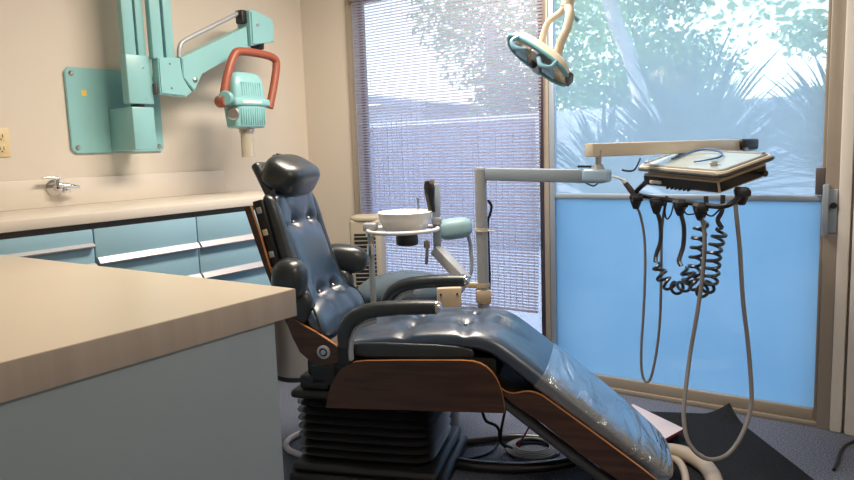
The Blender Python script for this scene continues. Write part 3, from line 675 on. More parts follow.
bm = B(); obox(bm, (a2+b2)/2, ax2, sd2, sd2.cross(ax2), ((b2-a2).length, .05, .050), .006); ua = obj('balance_arm', bm, 'cream', du)
bm = B(); obox(bm, a2-ax2*.002, ax2, sd2, sd2.cross(ax2), (.006, .048, .048), .001); obj('arm_end_plate', bm, 'cream', ua)
bm = B(); obox(bm, V3((-0.586,3.206,1.174)), ax2, sd2, sd2.cross(ax2), (.10, .058, .046), .012, 3); obj('arm_knuckle', bm, 'black', ua)
bm = B()
tube(bm, [(-0.892,2.569,1.099), (-0.873,2.582,1.094), (-0.862,2.614,1.096), (-0.869,2.683,1.116), (-0.878,2.737,1.134)], .0035, sides=6); tube(bm, [(-1.022,2.516,1.062), (-1.007,2.526,1.050), (-0.981,2.520,1.043), (-0.959,2.523,1.059)], .003, sides=6); obj('arm_cables', bm, 'black', du)
# control head and tray share the tilted frame e1 (front edge), e2 (to the back), en (up)
F, L_, R_ = V3((-0.538,2.547,1.085)), V3((-0.914,2.797,1.105)), V3((-0.406,2.747,1.143))
e1 = (L_-F).normalized(); e2 = (R_-F); e2 = (e2-e1*e2.dot(e1)).normalized(); en = e2.cross(e1)
if en.z < 0: en = -en
W_, D_ = (L_-F).length, (R_-F).length
tc_ = F+e1*W_/2+e2*D_/2
def rrect(w, d, r, n=6):
    out = []
    for cx, cy, a0 in ((w/2-r, d/2-r, 0), (-w/2+r, d/2-r, 90), (-w/2+r, -d/2+r, 180), (w/2-r, -d/2+r, 270)):
        for k in range(n+1): a = R(a0+90*k/n); out.append((cx+r*math.cos(a), cy+r*math.sin(a)))
    return out
fr = lambda a, b, c: tc_+e1*a+e2*b+en*c
bm = B(); prism(bm, rrect(W_, D_, .03), fr, -.016, .0, .004); tr = obj('tray', bm, 'cream', du)
bm = B(); prism(bm, rrect(W_-.035, D_-.035, .02), fr, .0, .0018, 0); obj('tray_liner', bm, 'trayglass', tr)
bm = B(); tube(bm, [fr(x, y, .003) for x, y in rrect(W_-.03, D_-.03, .022, 4)], .0045, smooth=False, closed=True, sides=8); obj('tray_rim', bm, 'grey', tr)
bm = B(); tube(bm, [fr(x, y, -.013) for x, y in rrect(W_+.002, D_+.002, .03, 4)], .0065, smooth=False, closed=True, sides=8); obj('rubber_edge', bm, 'rubber', tr)
for x, y in ((W_/2-.03, -D_/2+.03), (-W_/2+.03, D_/2-.03), (W_/2-.03, D_/2-.03)):
    bm = B(); lathe(bm, [(.008, 0), (.008, .008), (.011, .009), (.011, .014), (0, .016)], fr(x, y, .0), en, 16); obj('clamp_screw', bm, 'chrome', tr)
hw_, hd_ = W_-.06, D_-.02
bm = B(); prism(bm, rrect(hw_*.97, hd_*.9, .01), fr, -.034, -.016, .002); prism(bm, rrect(hw_, hd_, .006), lambda a, b, c: fr(a+.005, b, c), -.078, -.034, .002); hd = obj('control_head', bm, 'beige', du)
bm = B(); prism(bm, [(-hw_/2+.007, -.074), (hw_/2-.0, -.074), (hw_/2-.0, -.041), (-hw_/2+.007, -.041)], lambda a, b, c: fr(a+.003, -hd_/2-c, b), -.001, .003, .001); fp = obj('front_panel', bm, 'black', hd)
bm = B(); prism(bm, [(-hd_/2+.007, -.074), (hd_/2-.01, -.074), (hd_/2-.01, -.041), (-hd_/2+.007, -.041)], lambda a, b, c: fr(-hw_/2+.005-c, a, b), -.001, .003, .001); obj('side_strip', bm, 'black', hd)
bm = B(); obox(bm, fr(.125, -hd_/2-.008, -.06), e1, e2, en, (.06, .012, .012), .002); obj('gauge', bm, 'whitepl', fp)
for k in range(6):
    bm = B(); lathe(bm, [(.005, 0), (.005, .010), (0, .011)], fr(.06-k*.022, -hd_/2-.003, -.076), -e2, 10); obj('control_knob', bm, 'black', fp)
bm = B(); lathe(bm, [(.006, 0), (.006, .02), (.011, .02), (.011, .035), (0, .037)], fr(-hw_/2+.0, hd_/2-.05, -.055), -e1, 14); obj('side_knob', bm, 'black', hd)
bm = B(); tube(bm, [V3((-0.588,3.205,1.159)), fr(-.08, D_/2+.02, -.03), fr(-.08, D_/2-.03, -.05)], .012, sides=10, n=4); obj('head_mount', bm, 'black', hd)
# hanger bar with its holders
bar = [(-0.853,2.718,1.042), (-0.907,2.778,1.003), (-0.894,2.787,0.991), (-0.814,2.744,0.981), (-0.708,2.672,0.976), (-0.609,2.595,0.972), (-0.549,2.551,0.971), (-0.512,2.540,0.979), (-0.491,2.579,0.999), (-0.486,2.631,1.016)]
bm = B(); tube(bm, bar, .0095, n=6, sides=10); tube(bm, [(-0.494,2.577,0.989), (-0.505,2.630,1.029)], .008, sides=8, smooth=False); hb_ = obj('hanger_bar', bm, 'black', du)
HOLD = [(-0.904,2.768,0.976), (-0.813,2.733,0.962), (-0.704,2.656,0.965), (-0.616,2.584,0.960), (-0.485,2.608,1.012)]
for h in HOLD:
    h = V3(h); bm = B(); lathe(bm, [(.010, -.040), (.014, -.034), (.024, -.006), (.028, .010), (.022, .020), (.012, .022), (0, .022)], h, (0, 0, 1), 8); obox(bm, h+V3((0, 0, .002))-d2*.012, d1, d2, (0, 0, 1), (.042, .034, .022), .005); obj('instrument_holder', bm, 'black', hb_, angle=25)
# what hangs in the holders: each instrument with its own hose
hg = 'hoses hanging from the delivery unit'
sy = thing('air_water_syringe', 'air-water syringe with white tip in the leftmost holder, thin grey hose looping down', 'syringe', HOLD[0])
bm = B(); tube(bm, [(-0.910,2.763,0.992), (-0.923,2.754,1.016), (-0.940,2.743,1.043)], [.011, .012, .010], sides=12, n=4); obj('body', bm, 'aludark', sy)
bm = B(); cyl(bm, (-0.940,2.743,1.043), (-0.946,2.738,1.053), .011, .007); tube(bm, [(-0.946,2.738,1.053), (-0.966,2.725,1.063), (-0.985,2.711,1.070)], [.005, .004, .0025], sides=8); obj('tip', bm, 'whitepl', sy)
bm = B(); tube(bm, [(-0.900,2.770,0.944), (-0.887,2.779,0.900), (-0.875,2.787,0.811), (-0.873,2.789,0.690), (-0.877,2.786,0.526), (-0.884,2.782,0.381), (-0.883,2.782,0.276), (-0.868,2.780,0.232), (-0.848,2.782,0.243), (-0.829,2.783,0.325), (-0.812,2.783,0.472), (-0.805,2.775,0.656), (-0.802,2.765,0.837), (-0.792,2.760,0.927), (-0.777,2.746,0.991)], .0056, n=6, sides=8); obj('hose', bm, 'hosegrey', sy)
def coiled(name, label, top, drop, coilpts, up, turns, h):
    t = thing(name, label, 'coiled tubing', h, 0, None)
    bm = B(); tube(bm, [top]+drop, .0085, n=6, sides=8); obj('straight_tube', bm, 'rubber', t)
    bm = B(); tube(bm, helix(coilpts, .0215, turns), .0062, smooth=False, sides=7); obj('coil', bm, 'rubber', t)
    bm = B(); tube(bm, up, .0085, n=6, sides=8); obj('return_tube', bm, 'rubber', t)
coiled('coiled_tubing', 'black coiled handpiece tubing hanging from the second holder from the left', (-0.811,2.735,0.929),
       [(-0.801,2.741,0.890), (-0.796,2.733,0.821), (-0.810,2.723,0.763), (-0.809,2.712,0.738)],
       [(-0.801,2.717,0.734), (-0.785,2.716,0.684), (-0.744,2.708,0.646), (-0.693,2.682,0.658), (-0.653,2.662,0.718), (-0.640,2.647,0.803), (-0.626,2.631,0.878), (-0.616,2.627,0.926)],
       [(-0.616,2.627,0.926), (-0.605,2.622,0.959), (-0.606,2.621,1.001)], 12.5, HOLD[1])
coiled('coiled_tubing', 'black coiled handpiece tubing hanging from the middle holder of five', (-0.701,2.659,0.931),
       [(-0.690,2.660,0.880), (-0.692,2.659,0.813), (-0.701,2.640,0.763), (-0.692,2.634,0.742)],
       [(-0.677,2.632,0.736), (-0.648,2.629,0.687), (-0.613,2.616,0.659), (-0.582,2.601,0.689), (-0.572,2.596,0.749), (-0.565,2.589,0.814), (-0.552,2.586,0.865), (-0.544,2.591,0.893)],
       [(-0.544,2.591,0.893), (-0.556,2.583,0.921), (-0.545,2.591,0.952), (-0.543,2.592,1.008)], 12.5, HOLD[2])
lh = thing('suction_hose', 'thick grey hose from the fourth holder hanging in a long loop almost to the mat', 'hose', HOLD[3])
bm = B(); tube(bm, [(-0.613,2.586,0.933), (-0.604,2.592,0.890), (-0.600,2.589,0.813), (-0.606,2.585,0.705), (-0.617,2.565,0.581), (-0.633,2.542,0.438), (-0.633,2.481,0.308), (-0.627,2.448,0.228), (-0.607,2.426,0.164), (-0.570,2.427,0.121), (-0.530,2.455,0.103), (-0.490,2.495,0.116), (-0.458,2.541,0.168), (-0.439,2.591,0.245), (-0.440,2.614,0.318), (-0.457,2.627,0.476), (-0.475,2.615,0.639), (-0.487,2.606,0.816), (-0.499,2.598,0.938), (-0.506,2.605,0.990)], .0074, n=6, sides=10); obj('hose', bm, 'hosegrey', lh)
bm = B(); cyl(bm, (-0.613,2.586,0.923), (-0.616,2.583,0.972), .012); obj('connector', bm, 'steel', lh)
for wp_ in ([(-0.777,2.746,0.975), (-0.783,2.742,0.929), (-0.776,2.747,0.902), (-0.752,2.714,0.925), (-0.732,2.680,0.974)], [(-0.691,2.647,0.955), (-0.674,2.635,0.934), (-0.637,2.600,0.939)], [(-0.601,2.576,0.945), (-0.573,2.571,0.936), (-0.548,2.576,0.960)]):
    bm = B(); tube(bm, wp_, .003, sides=6); obj('hanger_wire', bm, 'black', hb_)
# on the tray
bm = B(); tube(bm, [fr(W_/2-.10, -.03, .008), fr(W_/2-.11, .02, .010), fr(.07, .075, .018), fr(-.02, .065, .018), fr(-.07, .03, .010), fr(-.045, -.02, .008), fr(-.015, -.05, .008)], [.003, .0035, .0045, .0045, .004, .003, .003], n=7, sides=8)
tag(obj('saliva_ejector', bm, 'bluepl', loc=tuple(fr(0, 0, .005))), 'thin curved blue tube lying on the instrument tray', 'tube')
bm = B(); lathe(bm, [(.012, 0), (.012, .006), (.016, .008), (.016, .013), (.006, .017), (0, .017)], fr(-.12, -.055, .0018), en, 24)
tag(obj('metal_cap', bm, 'steel', loc=tuple(fr(-.12, -.055, .0))), 'small round metal cap near the front corner of the tray', 'cap')

# ================================================================== operating light
ol = thing('dental_light', 'cream and turquoise dental operating light on a forked arm above the chair', 'dental light', (-1.124,2.384,1.521))
la, lb = V3((-1.246,2.372,1.586)), V3((-1.021,2.382,1.425)); lx = (lb-la).normalized(); lc = (la+lb)/2
view = V3((-.563, .811, -.127)); dn = (V3((0, 0, -1))*.86-d1*.50); ln = (dn-lx*dn.dot(lx)).normalized(); ln = (ln*.92-view*.34).normalized(); ln = (ln-lx*ln.dot(lx)).normalized(); ly = ln.cross(lx)
LW, LD = .138, .070
def lf(a, b, c): return lc+lx*a+ly*b+ln*c
def ell(s, c, n=48, e=.72): return [lf(LW*s*math.copysign(abs(math.cos(t))**e, math.cos(t)), LD*s*math.copysign(abs(math.sin(t))**e, math.sin(t)), c) for t in [2*math.pi*k/n for k in range(n)]]
def skin(bm, rows, cap0=True, cap1=True):
    vs = [[bm.verts.new(p) for p in r] for r in rows]; n = len(vs[0])
    for A, Q in zip(vs, vs[1:]):
        for k in range(n): bm.faces.new((A[k], A[(k+1) % n], Q[(k+1) % n], Q[k]))
    if cap0: bm.faces.new(vs[0])
    if cap1: bm.faces.new(vs[-1])
bm = B(); skin(bm, [ell(1, 0), ell(.97, -.018), ell(.82, -.035), ell(.5, -.045), ell(.15, -.047)], False, True); obj('back_shell', bm, 'cream', ol, angle=60)
bm = B(); skin(bm, [ell(.97, -.001), ell(.9, -.014), ell(.72, -.026), ell(.4, -.034), ell(.12, -.036)], False, True); obj('reflector', bm, 'reflector', ol, angle=60)
bm = B(); tube(bm, ell(1.0, .002), .007, smooth=False, closed=True, sides=8); obj('rim', bm, 'rim', ol, angle=60)
bm = B(); obox(bm, lf(0, 0, .012), lx, ly, ln, (.03, LD*2-.01, .014), .004); lathe(bm, [(0, -.03), (.024, -.03), (.026, .01), (.018, .02), (0, .02)], lf(0, 0, .0), ln, 20); bh = obj('bulb_holder', bm, 'grey', ol)
bm = B(); lathe(bm, [(0, 0), (.014, 0), (.014, .012), (.008, .018), (0, .018)], lf(0, .0, .02), ln, 20); obj('bulb_cap', bm, 'black', bh)
for xs in (-.060, .064):
    bm = B(); obox(bm, lf(xs, .012, .020), lx, ly, ln, (.055, .06, .004), .0015); obj('light_shield', bm, 'skypl', ol)
for sgn in (-1, 1):
    bm = B(); tube(bm, [lf(sgn*.085, LD*.9, .0), lf(sgn*.088, LD*1.05, .035), lf(sgn*.06, LD*1.05, .05), lf(sgn*.03, LD*1.0, .03)], .008, sides=8); obj('grip_handle', bm, 'skypl', ol)
bm = B(); obox(bm, lf(LW+.002, 0, -.004), lx, ly, ln, (.018, .05, .03), .004); obj('end_clip', bm, 'aludark', ol)
bm = B(); t0 = V3((-1.054,2.457,1.703))
tube(bm, [t0, (-1.076,2.454,1.674), (-1.108,2.444,1.652), (-1.126,2.432,1.625), lf(-.03, -.03, -.035)], .0155, n=6, sides=10, flat=.75); tube(bm, [t0, (-1.030,2.425,1.657), (-1.035,2.409,1.607), (-1.053,2.397,1.560), lf(.055, -.01, -.03)], .0165, n=6, sides=10, flat=.75); obj('fork', bm, 'cream', ol)
bm = B(); cyl(bm, t0-V3((0, 0, .012)), t0+V3((.015, .01, .10)), .024); cyl(bm, t0+V3((.015, .01, .09)), (t0.x+.05, t0.y+.03, 2.42), .019); lathe(bm, [(0, 0), (.08, 0), (.07, -.03), (.02, -.04), (0, -.04)], (t0.x+.05, t0.y+.03, 2.45), sides=30); obj('ceiling_arm', bm, 'cream', ol)
bm = B(); tube(bm, [(-1.032,2.448,1.657), (-1.014,2.460,1.635)], .006, smooth=False, sides=8); obj('lock_lever', bm, 'rim', ol)

# ================================================================== stool, heater, bin
s0 = V3((-2.001,2.689,0.530)); st = thing('operator_stool', 'slate-blue padded stool with a small teal backrest beyond the chair', 'stool', (s0.x, s0.y, 0))
bm = B(); lathe(bm, [(0, -.04), (.19, -.04), (.225, -.03), (.235, -.005), (.225, .022), (.18, .055), (.10, .078), (0, .085)], (s0.x, s0.y, s0.z), sides=56); obj('seat', bm, 'stool', st, angle=60)
bm = B(); cyl(bm, (s0.x, s0.y, .08), (s0.x, s0.y, s0.z-.03), .028)
for k in range(5): a = 2*math.pi*k/5; obox(bm, (s0.x+.12*math.cos(a), s0.y+.12*math.sin(a), .075), (math.cos(a), math.sin(a), 0), (-math.sin(a), math.cos(a), 0), (0, 0, 1), (.25, .035, .03), .006)
obj('base', bm, 'grey', st)
for k in range(5):
    a = 2*math.pi*k/5; bm = B(); cx, cy = s0.x+.23*math.cos(a), s0.y+.23*math.sin(a); cyl(bm, (cx-.015*math.sin(a), cy+.015*math.cos(a), .03), (cx+.015*math.sin(a), cy-.015*math.cos(a), .03), .03); cyl(bm, (cx, cy, .03), (cx, cy, .075), .008); obj('castor', bm, 'black', st)
pc_ = V3((-1.769,2.789,0.826)); bm = B(); pillow(bm, pc_, (.082, .055, .05), ex=d1+V3((0, 0, .10)), n=3.0); bk = obj('backrest', bm, 'tealpad', st, angle=80, label='teal padded backrest')
bm = B(); tube(bm, [pc_+d1*.06+V3((0, 0, -.03)), V3((-1.709,2.830,0.721)), V3((-1.716,2.826,0.601)), V3((-1.807,2.787,0.479)), (s0.x, s0.y, s0.z-.05)], .009, sides=10); obj('backrest_rod', bm, 'grey', bk)

h0 = V3((-2.427,2.942,0.821)); ht = thing('tower_heater', 'beige tower heater with dark slotted grille by the window frame', 'heater', (h0.x, h0.y, 0), R(28))
htop = h0.z+.02
bm = B(); box(bm, (-.085, -.075, .02), (.085, .085, htop), .018, 3); bd = obj('casing', bm, 'heater', ht, world=False)
bm = B(); box(bm, (-.07, -.068, 0), (.07, .075, .022), .004); obj('foot', bm, 'black', ht, world=False)
bm = B(); box(bm, (-.058, -.0775, .10), (.058, -.0745, htop-.075), .001); gr = obj('grille', bm, 'black', bd, world=False)
bm = B(); z = .11
while z < htop-.09: box(bm, (-.058, -.081, z), (.058, -.076, z+.0045)); z += .022
box(bm, (.020, -.081, .10), (.024, -.076, htop-.075)); obj('grille_bars', bm, 'heater', gr, world=False, smooth=False)
bm = B(); pillow(bm, (0, 0, htop), (.086, .08, .022), n=3.2); obj('top_cap', bm, 'heater', bd, world=False, angle=80)
bn = thing('pedal_bin', 'brushed steel cylindrical bin on the carpet between desk and chair', 'bin', (-2.72, 2.67, 0))
bm = B(); lathe(bm, [(0, .012), (.128, .012), (.13, .02), (.13, .40), (.125, .405), (0, .405)], (-2.72, 2.67, 0), sides=48); obj('body', bm, 'binsteel', bn)
bm = B(); lathe(bm, [(0, 0), (.134, 0), (.134, .022), (.128, .026), (0, .026)], (-2.72, 2.67, 0), sides=48); obj('base_ring', bm, 'black', bn)
bm = B(); lathe(bm, [(.131, .405), (.131, .425), (.10, .445), (0, .452)], (-2.72, 2.67, 0), sides=48); obj('lid', bm, 'binsteel', bn)

# ================================================================== on the floor
bm = B()
cor = [V3((-.615, 3.165, 0)), V3((-.20, 2.62, 0)), V3((-.86, 2.12, 0)), V3((-1.02, 2.99, 0))]
n = 24; grid = []
for t in (0, 1):
    g = []
    for i in range(n+1):
        row = []
        for j in range(n+1):
            a, b = i/n, j/n
            p = (cor[0]*(1-a)+cor[1]*a)*(1-b)+(cor[3]*(1-a)+cor[2]*a)*b
            d = (p-cor[0]).length; lift = .060*max(0, 1-d/.11)**1.5
            row.append(bm.verts.new(p+V3((0, -lift*.35, .001+.007*t+lift))))
        g.append(row)
    grid.append(g)
for t in (0, 1):
    for i in range(n):
        for j in range(n): bm.faces.new((grid[t][i][j], grid[t][i+1][j], grid[t][i+1][j+1], grid[t][i][j+1]))
for i in range(n):
    for a, b in (((i, 0), (i+1, 0)), ((i, n), (i+1, n)), ((0, i), (0, i+1)), ((n, i), (n, i+1))):
        bm.faces.new((grid[0][a[0]][a[1]], grid[0][b[0]][b[1]], grid[1][b[0]][b[1]], grid[1][a[0]][a[1]]))
tag(obj('floor_mat', bm, 'mat', loc=(-.7, 2.8, 0)), 'black floor mat with one curled corner by the glass door', 'mat')
q = [V3((-0.977,2.963,0.055)), V3((-0.716,2.796,0.055)), V3((-0.759,2.631,0.055))]; q.append(q[0]+q[2]-q[1])
fb = thing('foot_board', 'pinkish white board with dark red edge lying beyond the foot of the chair', 'board', (q[3].x, q[3].y, .009))
cen = sum(q, V3((0, 0, 0)))/4
bm = B(); a = [bm.verts.new(p) for p in q]; b = [bm.verts.new(p-V3((0, 0, .012))) for p in q]; bm.faces.new(a); bm.faces.new(b)
for i in range(4): bm.faces.new((a[i], a[(i+1) % 4], b[(i+1) % 4], b[i])).material_index = 1
obj('top_board', bm, ['pinkwhite', 'redpl'], fb, smooth=False)
bm = B(); qq = [cen.lerp(p, .82) for p in q]; a = [bm.verts.new((p.x, p.y, .043)) for p in qq]; b = [bm.verts.new((p.x, p.y, .0095)) for p in qq]; bm.faces.new(a); bm.faces.new(b)
for i in range(4): bm.faces.new((a[i], a[(i+1) % 4], b[(i+1) % 4], b[i]))
obj('plinth', bm, 'black', fb, smooth=False)
def cable(name, label, cat, pts, r, m, **k):
    bm = B(); tube(bm, pts, r, n=7, sides=10, **k); return tag(obj(name, bm, m, loc=tuple(pts[0])), label, cat)
cable('vacuum_hose', 'thick tan hose curving over the mat beside the foot of the chair', 'hose', [(-0.785,2.519,0.036), (-0.741,2.586,0.036), (-0.680,2.606,0.036), (-0.619,2.576,0.036), (-0.564,2.523,0.036), (-0.522,2.441,0.036), (-0.482,2.302,0.036)], .029, 'hosetan')
cable('thin_tan_hose', 'thinner tan hose at the very toe of the chair', 'hose', [(-0.741,2.497,0.020), (-0.715,2.571,0.020), (-0.671,2.557,0.020), (-0.627,2.470,0.020), (-0.593,2.352,0.020)], .014, 'hosetan')
cable('white_hose', 'white hose loop on the carpet between desk and bellows', 'hose', [(-2.093,2.102,0.016), (-2.111,2.054,0.016), (-2.110,1.994,0.016), (-2.084,1.939,0.016), (-2.030,1.903,0.016), (-1.970,1.894,0.016), (-1.902,1.902,0.016)], .0125, 'hosewhite')
cable('black_cable', 'thin black cable on the carpet at the lower right edge', 'cable', [(-0.191,2.796,0.006), (-0.185,2.875,0.006), (-0.183,2.976,0.006), (-0.172,3.056,0.006), (-0.137,3.131,0.006)], .006, 'black')
cable('corrugated_hose', 'black corrugated hose along the floor under the leg rest', 'hose', [(-1.366,2.127,0.026), (-1.282,2.147,0.026), (-1.163,2.198,0.026), (-1.057,2.288,0.026), (-0.975,2.404,0.026)], .022, 'rubber')
cable('floor_conduit', 'black conduit on the floor behind the coil of cable', 'conduit', [(-1.491,2.281,0.020), (-1.408,2.363,0.020), (-1.299,2.460,0.020), (-1.175,2.508,0.020), (-1.068,2.481,0.020)], .016, 'rubber')
cable('flat_lead', 'black flat lead curving on the carpet near the bellows', 'lead', [(-1.355,2.426,0.008), (-1.332,2.327,0.008), (-1.346,2.256,0.008), (-1.382,2.203,0.008)], .006, 'rubber')
cc = V3((-1.198,2.410,0.006)); pts = []
for i in range(5*16+1):
    a = 2*math.pi*i/16; rr = .105-.008*(i/16); pts.append(cc+V3((rr*math.cos(a), rr*math.sin(a), .004+.0035*(i/16))))
cable('coiled_lead', 'grey cable wound in a flat coil on the carpet under the leg rest', 'cable', pts, .005, 'hosegrey')
cable('red_cable', 'thin red cable running down under the leg rest to the coil', 'cable', [(-1.203,2.282,0.006), (0.462,0.157,0.019), (0.483,0.121,0.093), (0.519,0.047,0.180), (0.533,-0.001,0.234)] if False else [(-1.242,2.332,0.006), (-1.248,2.396,0.021), (-1.200,2.356,0.091), (-1.154,2.315,0.156)], .0035, 'redcable')
cable('seat_lead', 'black leads drooping from under the seat to the floor', 'cable', [(-1.274,2.158,0.237), (-1.273,2.184,0.190), (-1.256,2.220,0.165), (-1.254,2.246,0.136), (-1.280,2.300,0.071), (-1.284,2.346,0.024)], .006, 'black')
cable('straight_lead', 'black lead hanging straight down behind the walnut seat panel', 'cable', [(-1.174,2.167,0.294), (-1.193,2.178,0.230), (-1.218,2.197,0.153), (-1.240,2.243,0.089), (-1.243,2.326,0.036)], .005, 'black')

# ================================================================== outdoors
struct('ground', box(B(), (-30, YW+.12, -.12), (20, 40, -.04)), 'ground')
fw_ = obj('garden_wall', box(B(), (-9.0, 8.0, -.04), (1.5, 8.2, 1.60), .01), 'block', loc=(-4, 8.1, 0)); tag(fw_, 'pale block garden wall seen through the glass doors', 'wall', kind='structure')
gf = thing('added_fence', 'added board fence, grey-violet shade in its colour, outside the left glass panel, seen through the blind', 'fence', (-6.4, 7.6, -.04))  # fence added before the sunlit wall to darken the view behind the blind
for k in range(22):
    x0 = -8.9+k*.235; obj('board', box(B(), (x0, 7.6, -.03), (x0+.228, 7.63, 1.50+.01*(k % 3)), .004), 'fence', gf)
obj('rail', box(B(), (-8.9, 7.631, .35), (-3.74, 7.68, .45)), 'fence', gf); obj('rail', box(B(), (-8.9, 7.631, 1.1), (-3.74, 7.68, 1.2)), 'fence', gf)
for x0 in (-8.7, -7.0, -5.3, -3.84): obj('post', box(B(), (x0, 7.682, -.04), (x0+.09, 7.77, 1.5)), 'fence', gf)
def spiky(x, y, zc, rad, nb, label, group, seed, trunk=True):
    rn = random.Random(seed)
    t = thing('spiky_palm', label, 'plant', (x, y, -.04), 0, group)
    bm = B()
    for k in range(nb):
        az = rn.uniform(0, 2*math.pi); el = R(rn.triangular(0, 90, 58)); ln_ = rad*rn.uniform(.75, 1.12); w = rn.uniform(.03, .05)
        d = V3((math.cos(az), math.sin(az), 0)); s = V3((-math.sin(az), math.cos(az), 0)); prev = None
        for i in range(7):
            f = i/6; e = el-R(9)*f*f; p = V3((x, y, zc))+d*(ln_*f*math.cos(e))+V3((0, 0, ln_*f*math.sin(e))); ww = w*(1-f)**.6*(1 if i else .8)+.001
            up = V3((-d.x*math.sin(e), -d.y*math.sin(e), math.cos(e)))
            cur = (bm.verts.new(p+s*ww+up*ww*.35), bm.verts.new(p), bm.verts.new(p-s*ww+up*ww*.35))
            if prev:
                bm.faces.new((prev[0], prev[1], cur[1], cur[0])); bm.faces.new((prev[1], prev[2], cur[2], cur[1]))
            prev = cur
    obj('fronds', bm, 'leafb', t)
    bm = B(); tube(bm, [(x, y, -.05), (x+.02, y, zc*.5), (x, y, zc+.05)], [.13, .15, .12], sides=14); obj('trunk', bm, 'sunlit_bark', t)
spiky(-1.38, 5.4, .72, 1.22, 190, 'large spiky palm in the middle of the right glass panel', 'spiky plants in the garden', 1)
spiky(-.45, 6.6, .80, 1.1, 220, 'spiky palm at the right side of the right glass panel', 'spiky plants in the garden', 2)
spiky(-2.5, 6.7, .60, 1.0, 160, 'spiky palm at the left of the right glass panel, before the block wall', 'spiky plants in the garden', 3)
def tree(pts, r, blobs, nl, label, seed, leaf=.11, mt='leafa'):
    rn = random.Random(seed); t = thing('garden_tree', label, 'tree', (pts[0][0], pts[0][1], -.04), 0, 'trees in the garden')
    bm = B(); tube(bm, pts, r, sides=12); obj('trunk', bm, 'sunlit_bark', t)
    bm = B()
    for (cx, cy, cz, br) in blobs:
        for k in range(nl):
            u = V3((rn.gauss(0, 1), rn.gauss(0, 1), rn.gauss(0, 1))).normalized()*br*rn.random()**.45
            p = V3((cx, cy, cz))+V3((u.x, u.y, u.z*.75)); a = V3((rn.gauss(0, 1), rn.gauss(0, 1), rn.gauss(0, .6))).normalized(); b = a.orthogonal().normalized(); b = (b+a.cross(b)*rn.uniform(-1, 1)).normalized(); l = leaf*rn.uniform(.6, 1.2)
            bm.faces.new([bm.verts.new(p), bm.verts.new(p+a*l*.5+b*l*.28), bm.verts.new(p+a*l), bm.verts.new(p+a*l*.5-b*l*.28)])
    obj('crown', bm, mt, t, smooth=False)
tree([(-2.55, 7.2, -.05), (-2.35, 7.2, .9), (-2.30, 7.2, 1.5), (-2.40, 7.2, 2.0), (-2.62, 7.2, 2.6), (-2.75, 7.3, 3.6)], [.11, .09, .08, .08, .075, .07], [(-2.9, 7.6, 4.3, 1.0), (-2.0, 7.8, 4.0, .8), (-3.6, 7.3, 3.5, .8)], 1300, 'tree with a leaning sunlit trunk behind the spiky palms', 11)
tree([(-.35, 9.2, -.05), (-.40, 9.2, 1.2), (-.6, 9.2, 2.8)], [.15, .13, .09], [(-1.6, 9.2, 2.9, .75), (-1.0, 9.4, 3.5, .8), (-2.0, 9.3, 3.5, .8), (-.35, 9.6, 2.5, .4), (-1.0, 9.0, 2.3, .35)], 330, 'pale sunlit tree at the top right of the right glass panel', 12, .12, 'leafc')
tree([(-5.4, 9.6, -.05), (-5.3, 9.6, 1.3), (-5.35, 9.6, 3.0)], [.15, .13, .09], [(-5.3, 9.6, 2.6, .95), (-4.6, 9.6, 2.2, .8), (-6.0, 9.7, 3.3, .8), (-4.2, 9.5, 3.0, .9), (-5.0, 9.5, 1.8, .6)], 1100, 'leafy tree seen through the blind, right of the pale shed', 13)
for i, (x, y, h, bl_) in enumerate([(-4.0, 11.5, 2.2, [(-4.0, 11.5, 3.0, 1.2), (-3.2, 11.3, 2.2, .9), (-4.6, 11.6, 2.0, .9), (-3.4, 11.6, 3.9, 1.0)]), (-3.1, 12.0, 2.4, [(-3.1, 12, 2.4, .9), (-3.2, 12, 3.7, .8), (-1.3, 12, 1.6, .45)]), (1.4, 12.5, 2.2, [(.3, 12.5, 1.7, .8), (-1.0, 12.6, 4.9, .7)])]):
    tree([(x, y, -.05), (x+.05, y, 1.2), (x, y, h)], [.14, .12, .09], bl_, (1700, 900, 500)[i], ['dense tree beyond the block wall behind the mullion', 'dense tree beyond the block wall behind the leaning trunk', 'tree beyond the block wall at the far right of the glass'][i], 30+i, .13)
sh = thing('garden_shed', 'pale shed with a sloping grey roof far left behind the blind', 'shed', (-8.6, 10.5, -.04))
obj('walls', box(B(), (-10.5, 10.0, -.04), (-6.9, 12.0, 2.0)), 'stucco', sh)
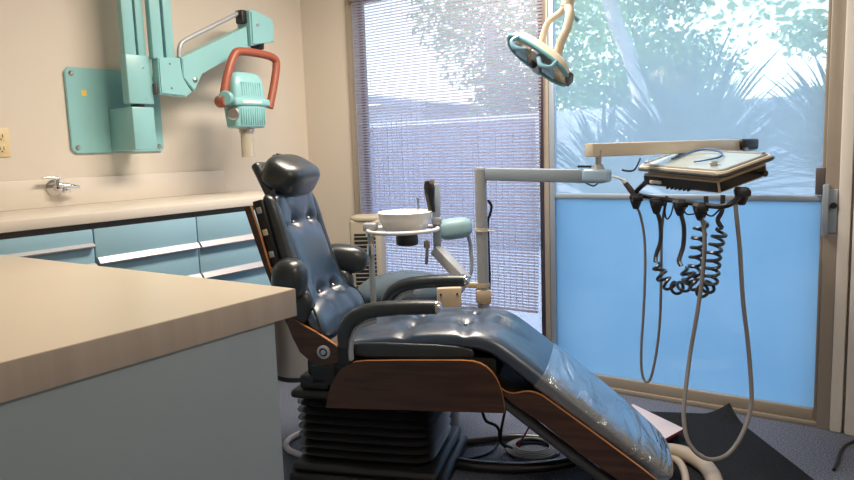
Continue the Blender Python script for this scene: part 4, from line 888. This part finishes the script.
bm = B(); prism(bm, [(-10.9, 2.45), (-6.6, 1.85), (-6.6, 1.95), (-10.9, 2.57)], lambda a, b, c: V3((a, c, b)), 9.6, 12.3); obj('roof', bm, 'rooft', sh, smooth=False)

# ================================================================== light, sky, camera
w = bpy.data.worlds.new('sky'); sc.world = w; w.use_nodes = True; nt = w.node_tree
sky = nt.nodes.new('ShaderNodeTexSky'); sky.sky_type = 'NISHITA'; sky.sun_disc = False; sky.sun_elevation = R(50); sky.sun_rotation = R(-75); sky.air_density = 1.2; sky.dust_density = 1.5
bg = nt.nodes['Background']; bg.inputs[1].default_value = SKY = .85
nt.links.new(sky.outputs[0], bg.inputs[0])
sun = bpy.data.lights.new('sun', 'SUN'); sun.energy = 13; sun.angle = R(.6); sun.color = (1, .95, .86)
so = link(bpy.data.objects.new('sun', sun)); so.rotation_euler = V3((.80, .30, -1.0)).to_track_quat('-Z', 'Y').to_euler()
def lamp(name, loc, size, e, col, tgt=None):
    l = bpy.data.lights.new(name, 'AREA'); l.shape = 'RECTANGLE'; l.size, l.size_y = size; l.energy = e; l.color = col
    o = link(bpy.data.objects.new(name, l)); o.location = loc
    if tgt: o.rotation_euler = (V3(tgt)-V3(loc)).to_track_quat('-Z', 'Y').to_euler()
    return o
lamp('ceiling_lamp', (-1.6, 2.3, 2.43), (.35, 1.2), 62, (1, .88, .75))
lamp('room_lamp', (.55, 1.2, 2.43), (.35, 1.2), 22, (1, .87, .72))

cam = bpy.data.cameras.new('camera'); cam.sensor_width = 36; cam.lens = 706.3/854*36; cam.clip_start = .02
co = link(bpy.data.objects.new('camera', cam))
mt = Matrix([[0.824213, -0.04419, 0.564554], [0.565245, 0.12445, -0.815481], [-0.034222, 0.991241, 0.127552]]).to_4x4(); mt.translation = (0, 0, 1.2); co.matrix_world = mt
sc.camera = co
sc.view_settings.view_transform = 'Standard'; sc.view_settings.look = 'None'; sc.view_settings.gamma = 1; sc.view_settings.exposure = 0
sc.view_settings.use_curve_mapping = False
sc.cycles.use_denoising = True
